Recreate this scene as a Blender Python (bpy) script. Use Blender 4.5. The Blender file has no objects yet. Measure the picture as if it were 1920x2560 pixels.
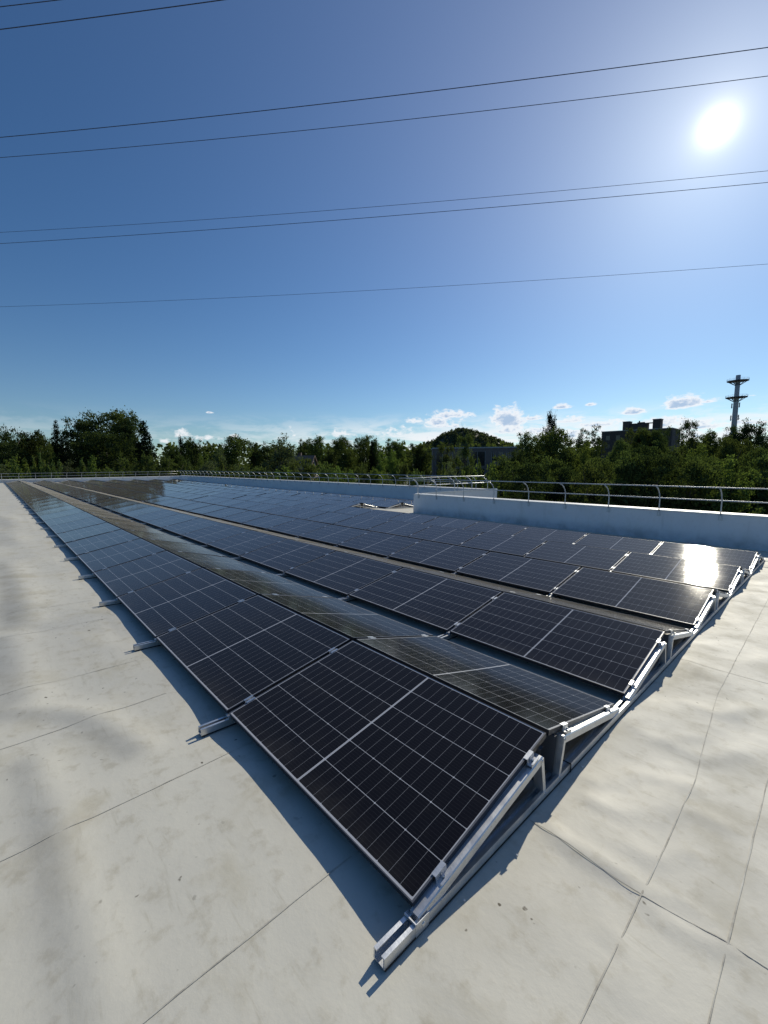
import bpy, math, random
from mathutils import Matrix, Vector, noise
rnd = random.Random(7)
S = bpy.context.scene
COL = S.collection

# ------------------------------------------------------------------ camera, sky, sun, exposure
ROOF_TILT = math.atan(0.05)                       # the roof drains towards the far parapet
ROOF = Matrix.Rotation(ROOF_TILT, 4, 'X')
FPX, YAW, PITCH, ROLL = 1045.255, -0.7536, -0.0838, 0.0258
ZOFF = 0.09
CAMR = Vector((-1.0072, 1.1558, 1.6841 + ZOFF))   # camera in roof coordinates
cyw, syw = math.cos(YAW), math.sin(YAW)
fwd = Vector((math.cos(PITCH)*cyw, math.cos(PITCH)*syw, math.sin(PITCH)))
rgt0 = Vector((syw, -cyw, 0)); up0 = rgt0.cross(fwd)
rgt = rgt0*math.cos(ROLL) + up0*math.sin(ROLL)
upv = -rgt0*math.sin(ROLL) + up0*math.cos(ROLL)
R3 = ROOF.to_3x3()
FW, RG, UP = R3@fwd, R3@rgt, R3@upv
CAM = ROOF@CAMR
cam_d = bpy.data.cameras.new('camera'); cam = bpy.data.objects.new('camera', cam_d); COL.objects.link(cam)
cam_d.sensor_fit = 'HORIZONTAL'; cam_d.sensor_width = 36.0
cam_d.lens = FPX/1920*36.0
cam_d.clip_start = 0.05; cam_d.clip_end = 12000
M = Matrix((RG, UP, -FW)).transposed().to_4x4(); M.translation = CAM
cam.matrix_world = M
S.camera = cam

def ray(px, py):                                   # direction through a photo pixel, unit depth
    return FW + RG*((px-960)/FPX) - UP*((py-1280)/FPX)
def at(px, py, depth): return CAM + ray(px, py)*depth
def azel(px, py):
    d = ray(px, py).normalized()
    return math.atan2(d.y, d.x), math.asin(d.z)

SUN_AZ, SUN_EL = math.radians(-79.24), math.radians(30.07)
sun_dir = Vector((math.cos(SUN_EL)*math.cos(SUN_AZ), math.cos(SUN_EL)*math.sin(SUN_AZ), math.sin(SUN_EL)))
sd = bpy.data.lights.new('sun', 'SUN'); sun = bpy.data.objects.new('sun', sd); COL.objects.link(sun)
sd.energy = 3.75; sd.angle = math.radians(0.53); sd.color = (1.0, 0.93, 0.765)
sun.rotation_euler = sun_dir.to_track_quat('Z', 'Y').to_euler()
S.view_settings.view_transform = 'Standard'; S.view_settings.look = 'None'
S.view_settings.exposure = 0.0; S.view_settings.gamma = 1.0

class NT:                                          # small helper for writing node trees
    def __init__(s, tree):
        s.t = tree; s.t.nodes.clear()
    def n(s, typ, **kw):
        nd = s.t.nodes.new(typ)
        for k, v in kw.items(): setattr(nd, k, v)
        return nd
    def set(s, sock, v):
        if isinstance(v, bpy.types.NodeSocket): s.t.links.new(v, sock)
        elif v is not None: sock.default_value = v
    def m(s, op, a, b=None, c=None, clamp=False):
        nd = s.n('ShaderNodeMath', operation=op, use_clamp=clamp)
        s.set(nd.inputs[0], a); s.set(nd.inputs[1], b); s.set(nd.inputs[2], c)
        return nd.outputs[0]
    def mix(s, f, a, b, typ='MIX'):
        nd = s.n('ShaderNodeMix', data_type='RGBA', blend_type=typ)
        s.set(nd.inputs[0], f); s.set(nd.inputs[6], a); s.set(nd.inputs[7], b)
        return nd.outputs[2]
    def noise(s, vec, scale, detail=4, rough=.55, dist=0):
        nd = s.n('ShaderNodeTexNoise'); s.set(nd.inputs['Vector'], vec)
        nd.inputs['Scale'].default_value = scale; nd.inputs['Detail'].default_value = detail
        nd.inputs['Roughness'].default_value = rough; nd.inputs['Distortion'].default_value = dist
        return nd
    def ramp(s, f, pts):
        nd = s.n('ShaderNodeValToRGB'); s.set(nd.inputs[0], f)
        e = nd.color_ramp.elements
        while len(e) < len(pts): e.new(.5)
        for k, (p, c) in zip(e, pts):
            k.position = p; k.color = (c, c, c, 1) if isinstance(c, (int, float)) else (*c, 1)
        return nd.outputs[0]
    def map(s, v, a, b, c=0.0, d=1.0, smooth=False):
        nd = s.n('ShaderNodeMapRange'); nd.interpolation_type = 'SMOOTHSTEP' if smooth else 'LINEAR'
        s.set(nd.inputs[0], v)
        for i, q in enumerate((a, b, c, d)): s.set(nd.inputs[i+1], q)
        return nd.outputs[0]

W_ = bpy.data.worlds.new('World'); S.world = W_; W_.use_nodes = True
w = NT(W_.node_tree)
sky = w.n('ShaderNodeTexSky', sky_type='NISHITA')
sky.sun_disc = False; sky.sun_elevation = SUN_EL
sky.sun_rotation = math.pi/2 - SUN_AZ
sky.air_density = 1.0; sky.dust_density = 0.22; sky.ozone_density = 2.4; sky.altitude = 60
geo = w.n('ShaderNodeTexCoord')
DIR = geo.outputs['Generated']
sep = w.n('ShaderNodeSeparateXYZ'); w.set(sep.inputs[0], DIR)
az = w.m('ARCTAN2', sep.outputs[1], sep.outputs[0]); el = w.m('ARCSINE', sep.outputs[2])
SKY_K = 0.062
skyc = w.mix(1.0, sky.outputs[0], (SKY_K*.56, SKY_K*.97, SKY_K*1.32, 1), 'MULTIPLY')
hz = w.m('EXPONENT', w.m('MULTIPLY', w.m('MAXIMUM', el, 0.0), -1/math.radians(6.5)))
skyc = w.mix(1.0, skyc, w.mix(1.0, hz, (.17, .135, .05, 1), 'MULTIPLY'), 'ADD')      # pale haze low over the horizon
# bright aureole of the low sun
vd = w.n('ShaderNodeVectorMath', operation='DOT_PRODUCT'); w.set(vd.inputs[0], DIR); vd.inputs[1].default_value = sun_dir
ang = w.m('ARCCOSINE', w.m('MINIMUM', vd.outputs['Value'], 0.999999))
def glow(sigma, power=1.0):
    q = w.m('DIVIDE', ang, sigma)
    return w.m('EXPONENT', w.m('MULTIPLY', w.m('POWER', q, power), -1.0))
def scaled(val, colr):
    return w.mix(1.0, val, (*colr, 1), 'MULTIPLY')
def add(a, b): return w.mix(1.0, a, b, 'ADD')
skyc = add(skyc, scaled(glow(math.radians(.36), .80), (6.5, 6.2, 5.4)))
skyc = add(skyc, scaled(glow(math.radians(6.0), 1.1), (.37, .345, .275)))
skyc = add(skyc, scaled(glow(math.radians(21.0), 1.8), (.125, .095, .075)))
daz = w.m('DIVIDE', w.m('SUBTRACT', az, SUN_AZ), math.radians(42))
hz2 = w.m('MULTIPLY', w.m('EXPONENT', w.m('MULTIPLY', w.m('MULTIPLY', daz, daz), -1.0)), w.m('EXPONENT', w.m('MULTIPLY', w.m('MAXIMUM', el, 0.0), -1/math.radians(5))))
skyc = add(skyc, scaled(hz2, (.17, .15, .11)))
skyc = add(skyc, scaled(glow(math.radians(44.0), 2.2), (.072, .064, .068)))
# fair-weather clouds low over the horizon: (photo px centre, half width, half height, strength)
CL = [(1712, 1003, 62, 17, 1.0), (1770, 1000, 34, 9, .8), (1585, 1027, 40, 9, .9), (1406, 1016, 28, 6, .95), (1475, 1010, 20, 5, .9),
      (1272, 1042, 45, 26, .95), (1262, 1068, 60, 18, .8), (1333, 1044, 32, 7, .7), (1095, 1052, 50, 15, .75), (1130, 1034, 70, 11, .7), (1110, 1064, 70, 5, .7),
      (1420, 1050, 45, 9, .8), (1500, 1058, 90, 9, .75), (1660, 1056, 75, 13, .8), (1760, 1062, 90, 12, .8), (1880, 1052, 80, 10, .75), (1600, 1075, 140, 10, .7),
      (1000, 1080, 60, 11, .55), (860, 1078, 40, 12, .5), (735, 1078, 14, 16, .6), (455, 1082, 22, 12, .5), (515, 1092, 45, 10, .5), (410, 1098, 25, 12, .45), (523, 1031, 10, 2.2, .8), (590, 1088, 25, 7, .45),
      (1880, 988, 22, 3, .5), (1330, 1075, 90, 12, .6), (1450, 1080, 240, 22, .62), (1800, 1078, 200, 22, .65), (1150, 1085, 160, 16, .6), (1040, 1050, 30, 8, .7)]
cvec = w.n('ShaderNodeVectorMath', operation='MULTIPLY'); w.set(cvec.inputs[0], DIR); cvec.inputs[1].default_value = (1, 1, 1.8)
n1 = w.noise(cvec.outputs[0], 26, 6, .62); n2 = w.noise(cvec.outputs[0], 90, 4, .6)
dn = w.m('ADD', w.m('SUBTRACT', n1.outputs[0], .5), w.m('MULTIPLY', w.m('SUBTRACT', n2.outputs[0], .5), .45))
acc = None
for (px, py, hw, hh, st) in CL:
    a0, e0 = azel(px, py); a1, _ = azel(px+hw, py); _, e1 = azel(px, py-hh)
    dx = w.m('DIVIDE', w.m('SUBTRACT', az, a0), abs(a1-a0)*1.40)
    dyv = w.m('SUBTRACT', el, e0-(e1-e0)*.5)
    dyv = w.m('MAXIMUM', dyv, w.m('MULTIPLY', dyv, -2.6))          # flat cloud base
    dy = w.m('DIVIDE', dyv, abs(e1-e0)*2.15)
    r2 = w.m('SQRT', w.m('ADD', w.m('MULTIPLY', dx, dx), w.m('MULTIPLY', dy, dy)))
    den = w.m('MULTIPLY', w.m('SUBTRACT', 1.0, r2), st)
    acc = den if acc is None else w.m('MAXIMUM', acc, den)
den = w.m('ADD', acc, w.m('MULTIPLY', dn, 1.5))
bvec = w.n('ShaderNodeVectorMath', operation='MULTIPLY'); w.set(bvec.inputs[0], DIR); bvec.inputs[1].default_value = (1, 1, 4.2)
nb = w.noise(bvec.outputs[0], 11, 8, .64, .35).outputs[0]
bank = w.m('MULTIPLY', w.m('MULTIPLY', w.map(nb, .38, .60, 0, 1, True), w.m('MULTIPLY', w.map(el, math.radians(.5), math.radians(2.0), .55, 1, True), w.map(el, math.radians(2.8), math.radians(7.0), 1, 0, True))),
           w.map(az, azel(1150, 1080)[0], azel(350, 1080)[0], 1.0, .25, True))
alpha = w.m('MAXIMUM', w.map(den, .16, .52, 0, 1, True), bank)
core = w.map(den, .46, .85, 0, 1, True)
ccol = w.mix(core, (.93, .94, .97, 1), (.42, .54, .73, 1))
below = w.map(el, 0.0, 0.05, 0.75, 1.0)
skyc = w.mix(w.m('MULTIPLY', w.m('MULTIPLY', alpha, .88), below), skyc, ccol)
bg = w.n('ShaderNodeBackground'); w.set(bg.inputs[0], skyc); bg.inputs[1].default_value = 1.0
wo = w.n('ShaderNodeOutputWorld'); w.set(wo.inputs[0], bg.outputs[0])

# ------------------------------------------------------------------ helpers
class MB:
    def __init__(s): s.v = []; s.f = []; s.m = []; s.uv = []; s.sm = []
    def face(s, idx, mat=0, uv=None, smooth=False):
        s.f.append(tuple(idx)); s.m.append(mat); s.uv.append(uv); s.sm.append(smooth)
    def quad(s, a, b, c, d, mat=0, uv=None):
        n = len(s.v); s.v += [Vector(a), Vector(b), Vector(c), Vector(d)]; s.face((n, n+1, n+2, n+3), mat, uv)
    def box(s, lo, hi, mat=0, T=None):
        n = len(s.v); T = T or Matrix()
        for z in (lo[2], hi[2]):
            for (x, y) in ((lo[0], lo[1]), (hi[0], lo[1]), (hi[0], hi[1]), (lo[0], hi[1])): s.v.append(T@Vector((x, y, z)))
        for q in ((3, 2, 1, 0), (4, 5, 6, 7), (0, 1, 5, 4), (1, 2, 6, 5), (2, 3, 7, 6), (3, 0, 4, 7)):
            s.face([n+i for i in q], mat)
    def prism(s, prof, p, q, a, b, mat=0):         # 2-D profile (a,b axes) swept from p to q
        p, q, a, b = Vector(p), Vector(q), Vector(a), Vector(b); n = len(s.v); k = len(prof)
        for o in (p, q): s.v += [o + a*u + b*t for u, t in prof]
        flip = a.cross(b).dot(q-p) < 0
        for i in range(k):
            j = (i+1) % k; f = (n+i, n+j, n+k+j, n+k+i); s.face(f[::-1] if flip else f, mat)
        e0 = [n+i for i in range(k)][::-1]; e1 = [n+k+i for i in range(k)]
        s.face(e0[::-1] if flip else e0, mat); s.face(e1[::-1] if flip else e1, mat)
    def beam(s, p, q, wa, hb, up=(0, 0, 1), mat=0, bev=0.0):
        p, q = Vector(p), Vector(q); d = (q-p).normalized(); a = d.cross(Vector(up)).normalized(); b = a.cross(d).normalized()
        x, y = wa/2, hb/2; c = bev
        prof = [(-x, -y), (x, -y), (x, y), (-x, y)] if not c else [(-x+c, -y), (x-c, -y), (x, -y+c), (x, y-c), (x-c, y), (-x+c, y), (-x, y-c), (-x, -y+c)]
        s.prism(prof, p, q, a, b, mat)
    def tube(s, pts, r, seg=8, mat=0, caps=True):
        pts = [Vector(p) for p in pts]; n0 = len(s.v); N = len(pts)
        rr = r if isinstance(r, (list, tuple)) else [r]*N
        prev = None
        for i, p in enumerate(pts):
            d = (pts[min(i+1, N-1)]-pts[max(i-1, 0)]).normalized()
            if prev is None:
                a = d.cross(Vector((0, 0, 1)) if abs(d.z) < .9 else Vector((1, 0, 0))).normalized()
            else: a = (prev - d*prev.dot(d)).normalized()
            prev = a; b = d.cross(a)
            for k in range(seg):
                t = 2*math.pi*k/seg; s.v.append(p + a*(math.cos(t)*rr[i]) + b*(math.sin(t)*rr[i]))
        for i in range(N-1):
            for k in range(seg):
                j = (k+1) % seg; s.face((n0+i*seg+k, n0+i*seg+j, n0+(i+1)*seg+j, n0+(i+1)*seg+k), mat, None, True)
        if caps:
            s.face([n0+k for k in range(seg)][::-1], mat); s.face([n0+(N-1)*seg+k for k in range(seg)], mat)
    def append(s, o, T=None):
        n = len(s.v); s.v += [(T@v if T else v) for v in o.v]
        flip = T is not None and T.determinant() < 0
        for f, m_, u, sm in zip(o.f, o.m, o.uv, o.sm):
            s.f.append(tuple(n+i for i in (f[::-1] if flip else f))); s.m.append(m_); s.uv.append(u); s.sm.append(sm)
    def mesh(s, name, mats):
        me = bpy.data.meshes.new(name); me.from_pydata([tuple(v) for v in s.v], [], s.f)
        for m_ in (mats if isinstance(mats, (list, tuple)) else [mats]): me.materials.append(m_)
        me.polygons.foreach_set('material_index', s.m); me.polygons.foreach_set('use_smooth', s.sm)
        if any(u is not None for u in s.uv):
            ul = me.uv_layers.new(name='UVMap').data
            for poly, u in zip(me.polygons, s.uv):
                for k, li in enumerate(poly.loop_indices): ul[li].uv = u[k] if u else (0, 0)
        me.update(); return me

def link(name, data, parent=None, mw=None):
    o = bpy.data.objects.new(name, data); COL.objects.link(o)
    if parent: o.parent = parent
    if mw is not None: o.matrix_world = mw
    return o
def build(mb, name, mats, parent=None, mw=None): return link(name, mb.mesh(name, mats), parent, mw)
def tag(o, label=None, cat=None, group=None, kind=None):
    if label: o['label'] = label
    if cat: o['category'] = cat
    if group: o['group'] = group
    if kind: o['kind'] = kind
    return o
def thing(name, label, cat, mw=None, group=None):
    o = link(name, None, None, mw); o.empty_display_size = .2
    return tag(o, label, cat, group)
def copy_tree(o, parent=None, depth=0):
    c = o.copy(); COL.objects.link(c)
    if parent: c.parent = parent
    for ch in KIDS.get(o.name, []): copy_tree(ch, c)
    return c
KIDS = {}
def kid(mb, name, mats, parent):
    o = build(mb, name, mats, parent); KIDS.setdefault(parent.name, []).append(o); return o
def T(x, y, z): return Matrix.Translation((x, y, z))
ORD = ['zeroth', 'first', 'second', 'third', 'fourth', 'fifth', 'sixth', 'seventh', 'eighth', 'ninth', 'tenth', 'eleventh', 'twelfth', 'thirteenth',
       'fourteenth', 'fifteenth', 'sixteenth', 'seventeenth', 'eighteenth', 'nineteenth', 'twentieth']
def ordw(n):
    if n <= 20: return ORD[n]
    tens = {2: 'twenty', 3: 'thirty', 4: 'forty', 5: 'fifty'}[n//10]
    return {2: 'twentieth', 3: 'thirtieth', 4: 'fortieth', 5: 'fiftieth'}[n//10] if n % 10 == 0 else tens+'-'+ORD[n % 10]

# ------------------------------------------------------------------ materials
def mat(name):
    m_ = bpy.data.materials.new(name); m_.use_nodes = True; t = NT(m_.node_tree)
    p = t.n('ShaderNodeBsdfPrincipled'); o = t.n('ShaderNodeOutputMaterial'); t.set(o.inputs[0], p.outputs[0])
    return m_, t, p, o
def simple(name, col, rough=.5, metal=0.0, var=.0, scale=3.0, bump=0.0, spec=.5):
    m_, t, p, o = mat(name)
    tc = t.n('ShaderNodeTexCoord').outputs['Object']
    if var:
        f = t.noise(tc, scale, 5, .6).outputs[0]
        f = t.map(f, .3, .7, 1-var, 1+var)
        t.set(p.inputs['Base Color'], t.mix(1.0, (*col, 1), t.n('ShaderNodeCombineColor').outputs[0], 'MULTIPLY') if False else scale_col(t, col, f))
        t.set(p.inputs['Roughness'], t.m('MULTIPLY', f, rough, clamp=True))
    else:
        p.inputs['Base Color'].default_value = (*col, 1); p.inputs['Roughness'].default_value = rough
    p.inputs['Metallic'].default_value = metal
    p.inputs['Specular IOR Level'].default_value = spec
    if bump:
        b = t.n('ShaderNodeBump'); b.inputs['Strength'].default_value = bump; b.inputs['Distance'].default_value = .01
        t.set(b.inputs['Height'], t.noise(tc, scale*6, 4).outputs[0]); t.set(p.inputs['Normal'], b.outputs[0])
    return m_
def scale_col(t, col, f):
    v = t.n('ShaderNodeVectorMath', operation='SCALE'); v.inputs[0].default_value = col; t.set(v.inputs['Scale'], f)
    return v.outputs[0]

def make_membrane(name, base, stain, drip=False):
    m_, t, p, o = mat(name)
    tc = t.n('ShaderNodeTexCoord').outputs['Object']
    big = t.noise(tc, .35, 5, .6).outputs[0]; mid = t.noise(tc, 1.6, 6, .62, .3).outputs[0]; fine = t.noise(tc, 9, 6, .65).outputs[0]
    st = t.n('ShaderNodeMapping'); t.set(st.inputs[0], tc); st.inputs['Scale'].default_value = (1.2, 9, 1); st.inputs['Rotation'].default_value = (0, 0, .25)
    strk = t.noise(st.outputs[0], 2.2, 5, .65, .4).outputs[0]
    c = t.mix(t.map(big, .35, .7), (*base, 1), (base[0]*.90, base[1]*.90, base[2]*.92, 1))
    c = t.mix(t.m('MULTIPLY', t.map(mid, .48, .72, 0, 1, True), .42*stain), c, (base[0]*.70, base[1]*.66, base[2]*.56, 1))
    c = t.mix(t.m('MULTIPLY', t.map(strk, .56, .74, 0, 1, True), .35*stain), c, (base[0]*.68, base[1]*.66, base[2]*.60, 1))
    c = t.mix(t.m('MULTIPLY', t.map(fine, .50, .72, 0, 1, True), .34*stain), c, (base[0]*.62, base[1]*.58, base[2]*.50, 1))
    sp = t.noise(tc, 17, 2, .5).outputs[0]; sp2 = t.noise(tc, 1.1, 2, .5).outputs[0]
    c = t.mix(t.m('MULTIPLY', t.m('MULTIPLY', t.map(sp, .70, .74), t.map(sp2, .45, .6)), .75*stain), c, (.10, .085, .06, 1))
    if drip:
        dm = t.n('ShaderNodeMapping'); t.set(dm.inputs[0], tc); dm.inputs['Scale'].default_value = (4.3, 4.3, .5)
        dr = t.noise(dm.outputs[0], 1.0, 5, .65).outputs[0]
        c = t.mix(t.map(dr, .54, .78, 0, .26, True), c, (base[0]*.55, base[1]*.55, base[2]*.52, 1))
        zz = t.n('ShaderNodeSeparateXYZ'); t.set(zz.inputs[0], tc)
        c = t.mix(t.m('MULTIPLY', t.map(zz.outputs[2], .05, .42, 1, 0, True), t.map(mid, .35, .65, .1, .65)), c, (base[0]*.42, base[1]*.42, base[2]*.42, 1))
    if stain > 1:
        at_ = t.n('ShaderNodeAttribute'); at_.attribute_name = 'fold_shade_dirt'
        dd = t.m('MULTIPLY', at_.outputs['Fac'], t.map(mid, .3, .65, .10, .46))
        c = t.mix(dd, c, (base[0]*.52, base[1]*.52, base[2]*.55, 1))  # soft fold shade and dirt mixed into the membrane colour
    t.set(p.inputs['Base Color'], c)
    t.set(p.inputs['Roughness'], t.map(mid, .3, .7, .55, .75)); p.inputs['Specular IOR Level'].default_value = .35
    b = t.n('ShaderNodeBump'); b.inputs['Strength'].default_value = .5; b.inputs['Distance'].default_value = .004
    t.set(b.inputs['Height'], t.m('ADD', fine, t.m('MULTIPLY', mid, 2.0))); t.set(p.inputs['Normal'], b.outputs[0])
    return m_
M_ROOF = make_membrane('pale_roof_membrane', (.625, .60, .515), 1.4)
M_WALL = make_membrane('parapet_membrane', (.76, .77, .78), .45, True)
M_SEAM, t, p, o = mat('membrane_seam')
tc = t.n('ShaderNodeTexCoord').outputs['Object']
sn = t.noise(tc, 5.5, 5, .7).outputs[0]
t.set(p.inputs['Base Color'], t.ramp(sn, [(.34, (.29, .265, .22)), (.44, (.44, .415, .355)), (.55, (.54, .52, .45)), (.68, (.62, .60, .53))])); p.inputs['Roughness'].default_value = .75
M_COPING = simple('white_coping', (.80, .79, .76), .5, 0, .06, 2)
M_ALU = simple('mill_aluminium', (.68, .69, .70), .42, .9, .10, 14, .05)
M_GALV = simple('galvanised_steel', (.54, .56, .58), .48, .75, .15, 10, .05)
M_FRAME = simple('black_anodised_frame', (.020, .020, .024), .38, 0.0, .1, 20)
M_LIP = simple('grey_frame_lip', (.13, .135, .15), .40, .3, .08, 20)
M_BACK = simple('panel_back_sheet', (.30, .30, .31), .6)
M_RUBBER = simple('black_rubber', (.015, .015, .016), .8, 0, .2, 10)
M_DEFL = simple('coated_steel_plate', (.10, .105, .115), .5, .3, .15, 3)
M_BOLT = simple('steel_bolt', (.55, .56, .58), .3, 1.0)
M_CABLE = simple('wire_metal', (.10, .10, .13), .6, .3)

PL, PW, GX = 1.762, 1.134, 0.0357
def make_glass():
    m_, t, p, o = mat('solar_cell_glass')
    uv = t.n('ShaderNodeUVMap'); uv.uv_map = 'UVMap'
    sp = t.n('ShaderNodeSeparateXYZ'); t.set(sp.inputs[0], uv.outputs[0]); u, v = sp.outputs[0], sp.outputs[1]
    def edge(x, pitch):
        f = t.m('FRACT', t.m('DIVIDE', x, pitch)); return t.m('MULTIPLY', t.m('MINIMUM', f, t.m('SUBTRACT', 1.0, f)), pitch)
    xh = t.m('SUBTRACT', t.m('ABSOLUTE', t.m('SUBTRACT', u, PL/2)), .0065)
    P1 = .0717; P3 = P1*3; PV = .1848
    d1 = edge(xh, P1); d3 = edge(xh, P3)
    vv = t.m('SUBTRACT', v, .014)
    dv = edge(vv, PV)
    lt = lambda a, b: t.m('LESS_THAN', a, b)
    gt = lambda a, b: t.m('GREATER_THAN', a, b)
    thin = t.m('MULTIPLY', lt(d1, .0009), .42)
    thick = t.m('MULTIPLY', lt(dv, .0017), .85)
    dia = lt(t.m('ADD', d3, dv), .0062)
    margin = t.m('MAXIMUM', t.m('MAXIMUM', lt(vv, 0.0), gt(vv, PV*6)), gt(xh, P1*12))
    cen = t.m('MULTIPLY', lt(xh, 0.0), t.map(t.m('ABSOLUTE', t.m('SUBTRACT', u, PL/2)), .0005, .002, .55, 1.0))
    wm = t.m('MAXIMUM', t.m('MAXIMUM', thin, thick), t.m('MAXIMUM', t.m('MAXIMUM', dia, margin), cen))
    # wire fingers and busbars inside each cell
    fing = t.m('MULTIPLY', lt(edge(vv, PV/10), .0005), .05)
    nz = t.noise(uv.outputs[0], 160, 2, .6).outputs[0]
    speck = t.m('MULTIPLY', t.map(nz, .66, .78), .05)
    wm = t.m('MAXIMUM', wm, t.m('ADD', fing, speck))
    oi = t.n('ShaderNodeObjectInfo').outputs['Random']
    cell = t.mix(oi, (.0055, .0050, .0078, 1), (.0078, .0068, .0080, 1))
    gc = t.mix(wm, cell, (.52, .53, .56, 1))
    om = t.n('ShaderNodeTexCoord').outputs['Object']; oc = t.n('ShaderNodeVectorMath', operation='ADD'); t.set(oc.inputs[0], om)
    orr = t.n('ShaderNodeCombineXYZ'); t.set(orr.inputs[0], t.m('MULTIPLY', oi, 50.0)); t.set(oc.inputs[1], orr.outputs[0])
    wn = t.noise(oc.outputs[0], 3.0, 6, .65, .5).outputs[0]
    low = t.m('MULTIPLY', t.map(v, 0.0, .16, 1, 0, True), t.map(wn, .35, .65, .15, 1))     # dust left where water dries along the low edge
    dusty = t.m('ADD', t.m('MULTIPLY', low, .045), t.m('MULTIPLY', t.map(wn, .50, .75, 0, 1, True), .018))
    t.set(p.inputs['Base Color'], t.mix(dusty, gc, (.40, .36, .29, 1)))
    # textured solar glass with a little dust
    tc = t.n('ShaderNodeTexCoord').outputs['Object']
    dust = t.noise(tc, 2.2, 5, .65).outputs[0]
    t.set(p.inputs['Roughness'], t.map(dust, .3, .75, .038, .060))
    p.inputs['IOR'].default_value = 1.31
    p.inputs['Sheen Weight'].default_value = .05; p.inputs['Sheen Roughness'].default_value = .42; p.inputs['Sheen Tint'].default_value = (1, .90, .74, 1)
    p.inputs['Specular IOR Level'].default_value = .5
    b = t.n('ShaderNodeBump'); b.inputs['Strength'].default_value = .12; b.inputs['Distance'].default_value = .001
    t.set(b.inputs['Height'], t.noise(uv.outputs[0], 330, 2, .5).outputs[0]); t.set(p.inputs['Normal'], b.outputs[0])
    # thin dust film, only seen along very shallow sight lines
    ge = t.n('ShaderNodeNewGeometry'); dt = t.n('ShaderNodeVectorMath', operation='DOT_PRODUCT')
    t.set(dt.inputs[0], ge.outputs['Normal']); t.set(dt.inputs[1], ge.outputs['Incoming'])
    film = t.m('MULTIPLY', t.m('POWER', t.m('SUBTRACT', 1.0, t.m('ABSOLUTE', dt.outputs['Value'])), 28.0), .95)
    df = t.n('ShaderNodeBsdfDiffuse'); df.inputs[0].default_value = (.42, .39, .33, 1)
    mx = t.n('ShaderNodeMixShader'); t.set(mx.inputs[0], film); t.set(mx.inputs[1], p.outputs[0]); t.set(mx.inputs[2], df.outputs[0])
    t.set(o.inputs[0], mx.outputs[0])
    return m_
M_GLASS = make_glass()

def make_leaf(name, dark, light, trans):
    m_ = bpy.data.materials.new(name); m_.use_nodes = True; t = NT(m_.node_tree)
    g = t.n('ShaderNodeNewGeometry'); oi = t.n('ShaderNodeObjectInfo')
    tc = t.n('ShaderNodeTexCoord').outputs['Object']
    cl = t.noise(tc, 5.0, 3, .6).outputs[0]
    f = t.m('ADD', t.m('MULTIPLY', g.outputs['Random Per Island'], .55), t.m('MULTIPLY', t.map(cl, .35, .68), .5), clamp=True)
    c = t.mix(f, (*dark, 1), (*light, 1))
    v = t.n('ShaderNodeHueSaturation'); t.set(v.inputs['Color'], c)
    t.set(v.inputs['Hue'], t.map(oi.outputs['Random'], 0, 1, .482, .512)); t.set(v.inputs['Value'], t.map(oi.outputs['Random'], 0, 1, .8, 1.15))
    df = t.n('ShaderNodeBsdfDiffuse'); t.set(df.inputs[0], v.outputs[0])
    tr = t.n('ShaderNodeBsdfTranslucent'); t.set(tr.inputs[0], t.mix(1.0, v.outputs[0], (1.15, 1.2, .55, 1), 'MULTIPLY'))
    mx = t.n('ShaderNodeMixShader'); mx.inputs[0].default_value = trans
    t.set(mx.inputs[1], df.outputs[0]); t.set(mx.inputs[2], tr.outputs[0])
    o = t.n('ShaderNodeOutputMaterial'); t.set(o.inputs[0], mx.outputs[0])
    return m_
LEAF = {'mid': make_leaf('leaf_mid_green', (.040, .060, .024), (.125, .165, .062), .42),
        'dark': make_leaf('leaf_dark_green', (.024, .038, .018), (.078, .105, .044), .36),
        'bright': make_leaf('leaf_bright_green', (.060, .090, .028), (.165, .220, .070), .44),
        'needle': make_leaf('needle_green', (.008, .015, .009), (.020, .032, .016), .12),
        'grey': make_leaf('leaf_grey_green', (.055, .074, .045), (.14, .17, .10), .40)}
M_BARK = simple('bark', (.075, .060, .045), .9, 0, .3, 4, .3)
M_GROUND = simple('grass_ground', (.030, .042, .016), .95, 0, .4, .05)

# ------------------------------------------------------------------ the roof deck (setting)
def sag(x, y):                                     # the deck twists a little towards its far end
    k = max(0.0, (x-14.0)/53.0); return k*k*(-.17 - .025*y)
FOLDS = []
def fold(pts, width, height):
    out = []
    for (px, py) in pts:
        d = R3.inverted()@ray(px, py); tt = -CAMR.z/d.z; q = CAMR + d*tt; out.append((q.x, q.y))
    FOLDS.append((out, width, height))
z8 = lambda L: [(x/2.087, 1500+y/2.087) for x, y in L]
fold(z8([(70, 200), (125, 350), (170, 520)]), .16, .020)
fold(z8([(0, 590), (150, 575), (300, 570), (480, 600), (620, 680), (750, 760)]), .11, .016)
fold(z8([(205, 830), (235, 950), (300, 1100), (350, 1250), (380, 1450), (420, 1600), (470, 1750), (510, 1950), (540, 2100)]), .10, .013)
fold([(1440, 1930), (1500, 1960), (1600, 1935), (1700, 1960)], .05, .008)
fold([(1400, 2090), (1480, 2130), (1560, 2180)], .05, .007)
fold([(1700, 1640), (1780, 1700), (1830, 1790)], .09, .012)
fold([(1560, 1800), (1640, 1850), (1750, 1840)], .06, .009)
fold([(1640, 2050), (1720, 2020), (1800, 2060)], .05, .008)
fold([(30, 1410), (60, 1480), (70, 1560)], .18, .022)
fold([(20, 1330), (50, 1360), (80, 1362)], .25, .025)
fold([(0, 1290), (30, 1300), (45, 1318)], .3, .03)
fold([(1345, 2045), (1410, 2105), (1500, 2160), (1600, 2215)], .035, .010)       # puckers along the lap joint
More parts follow.
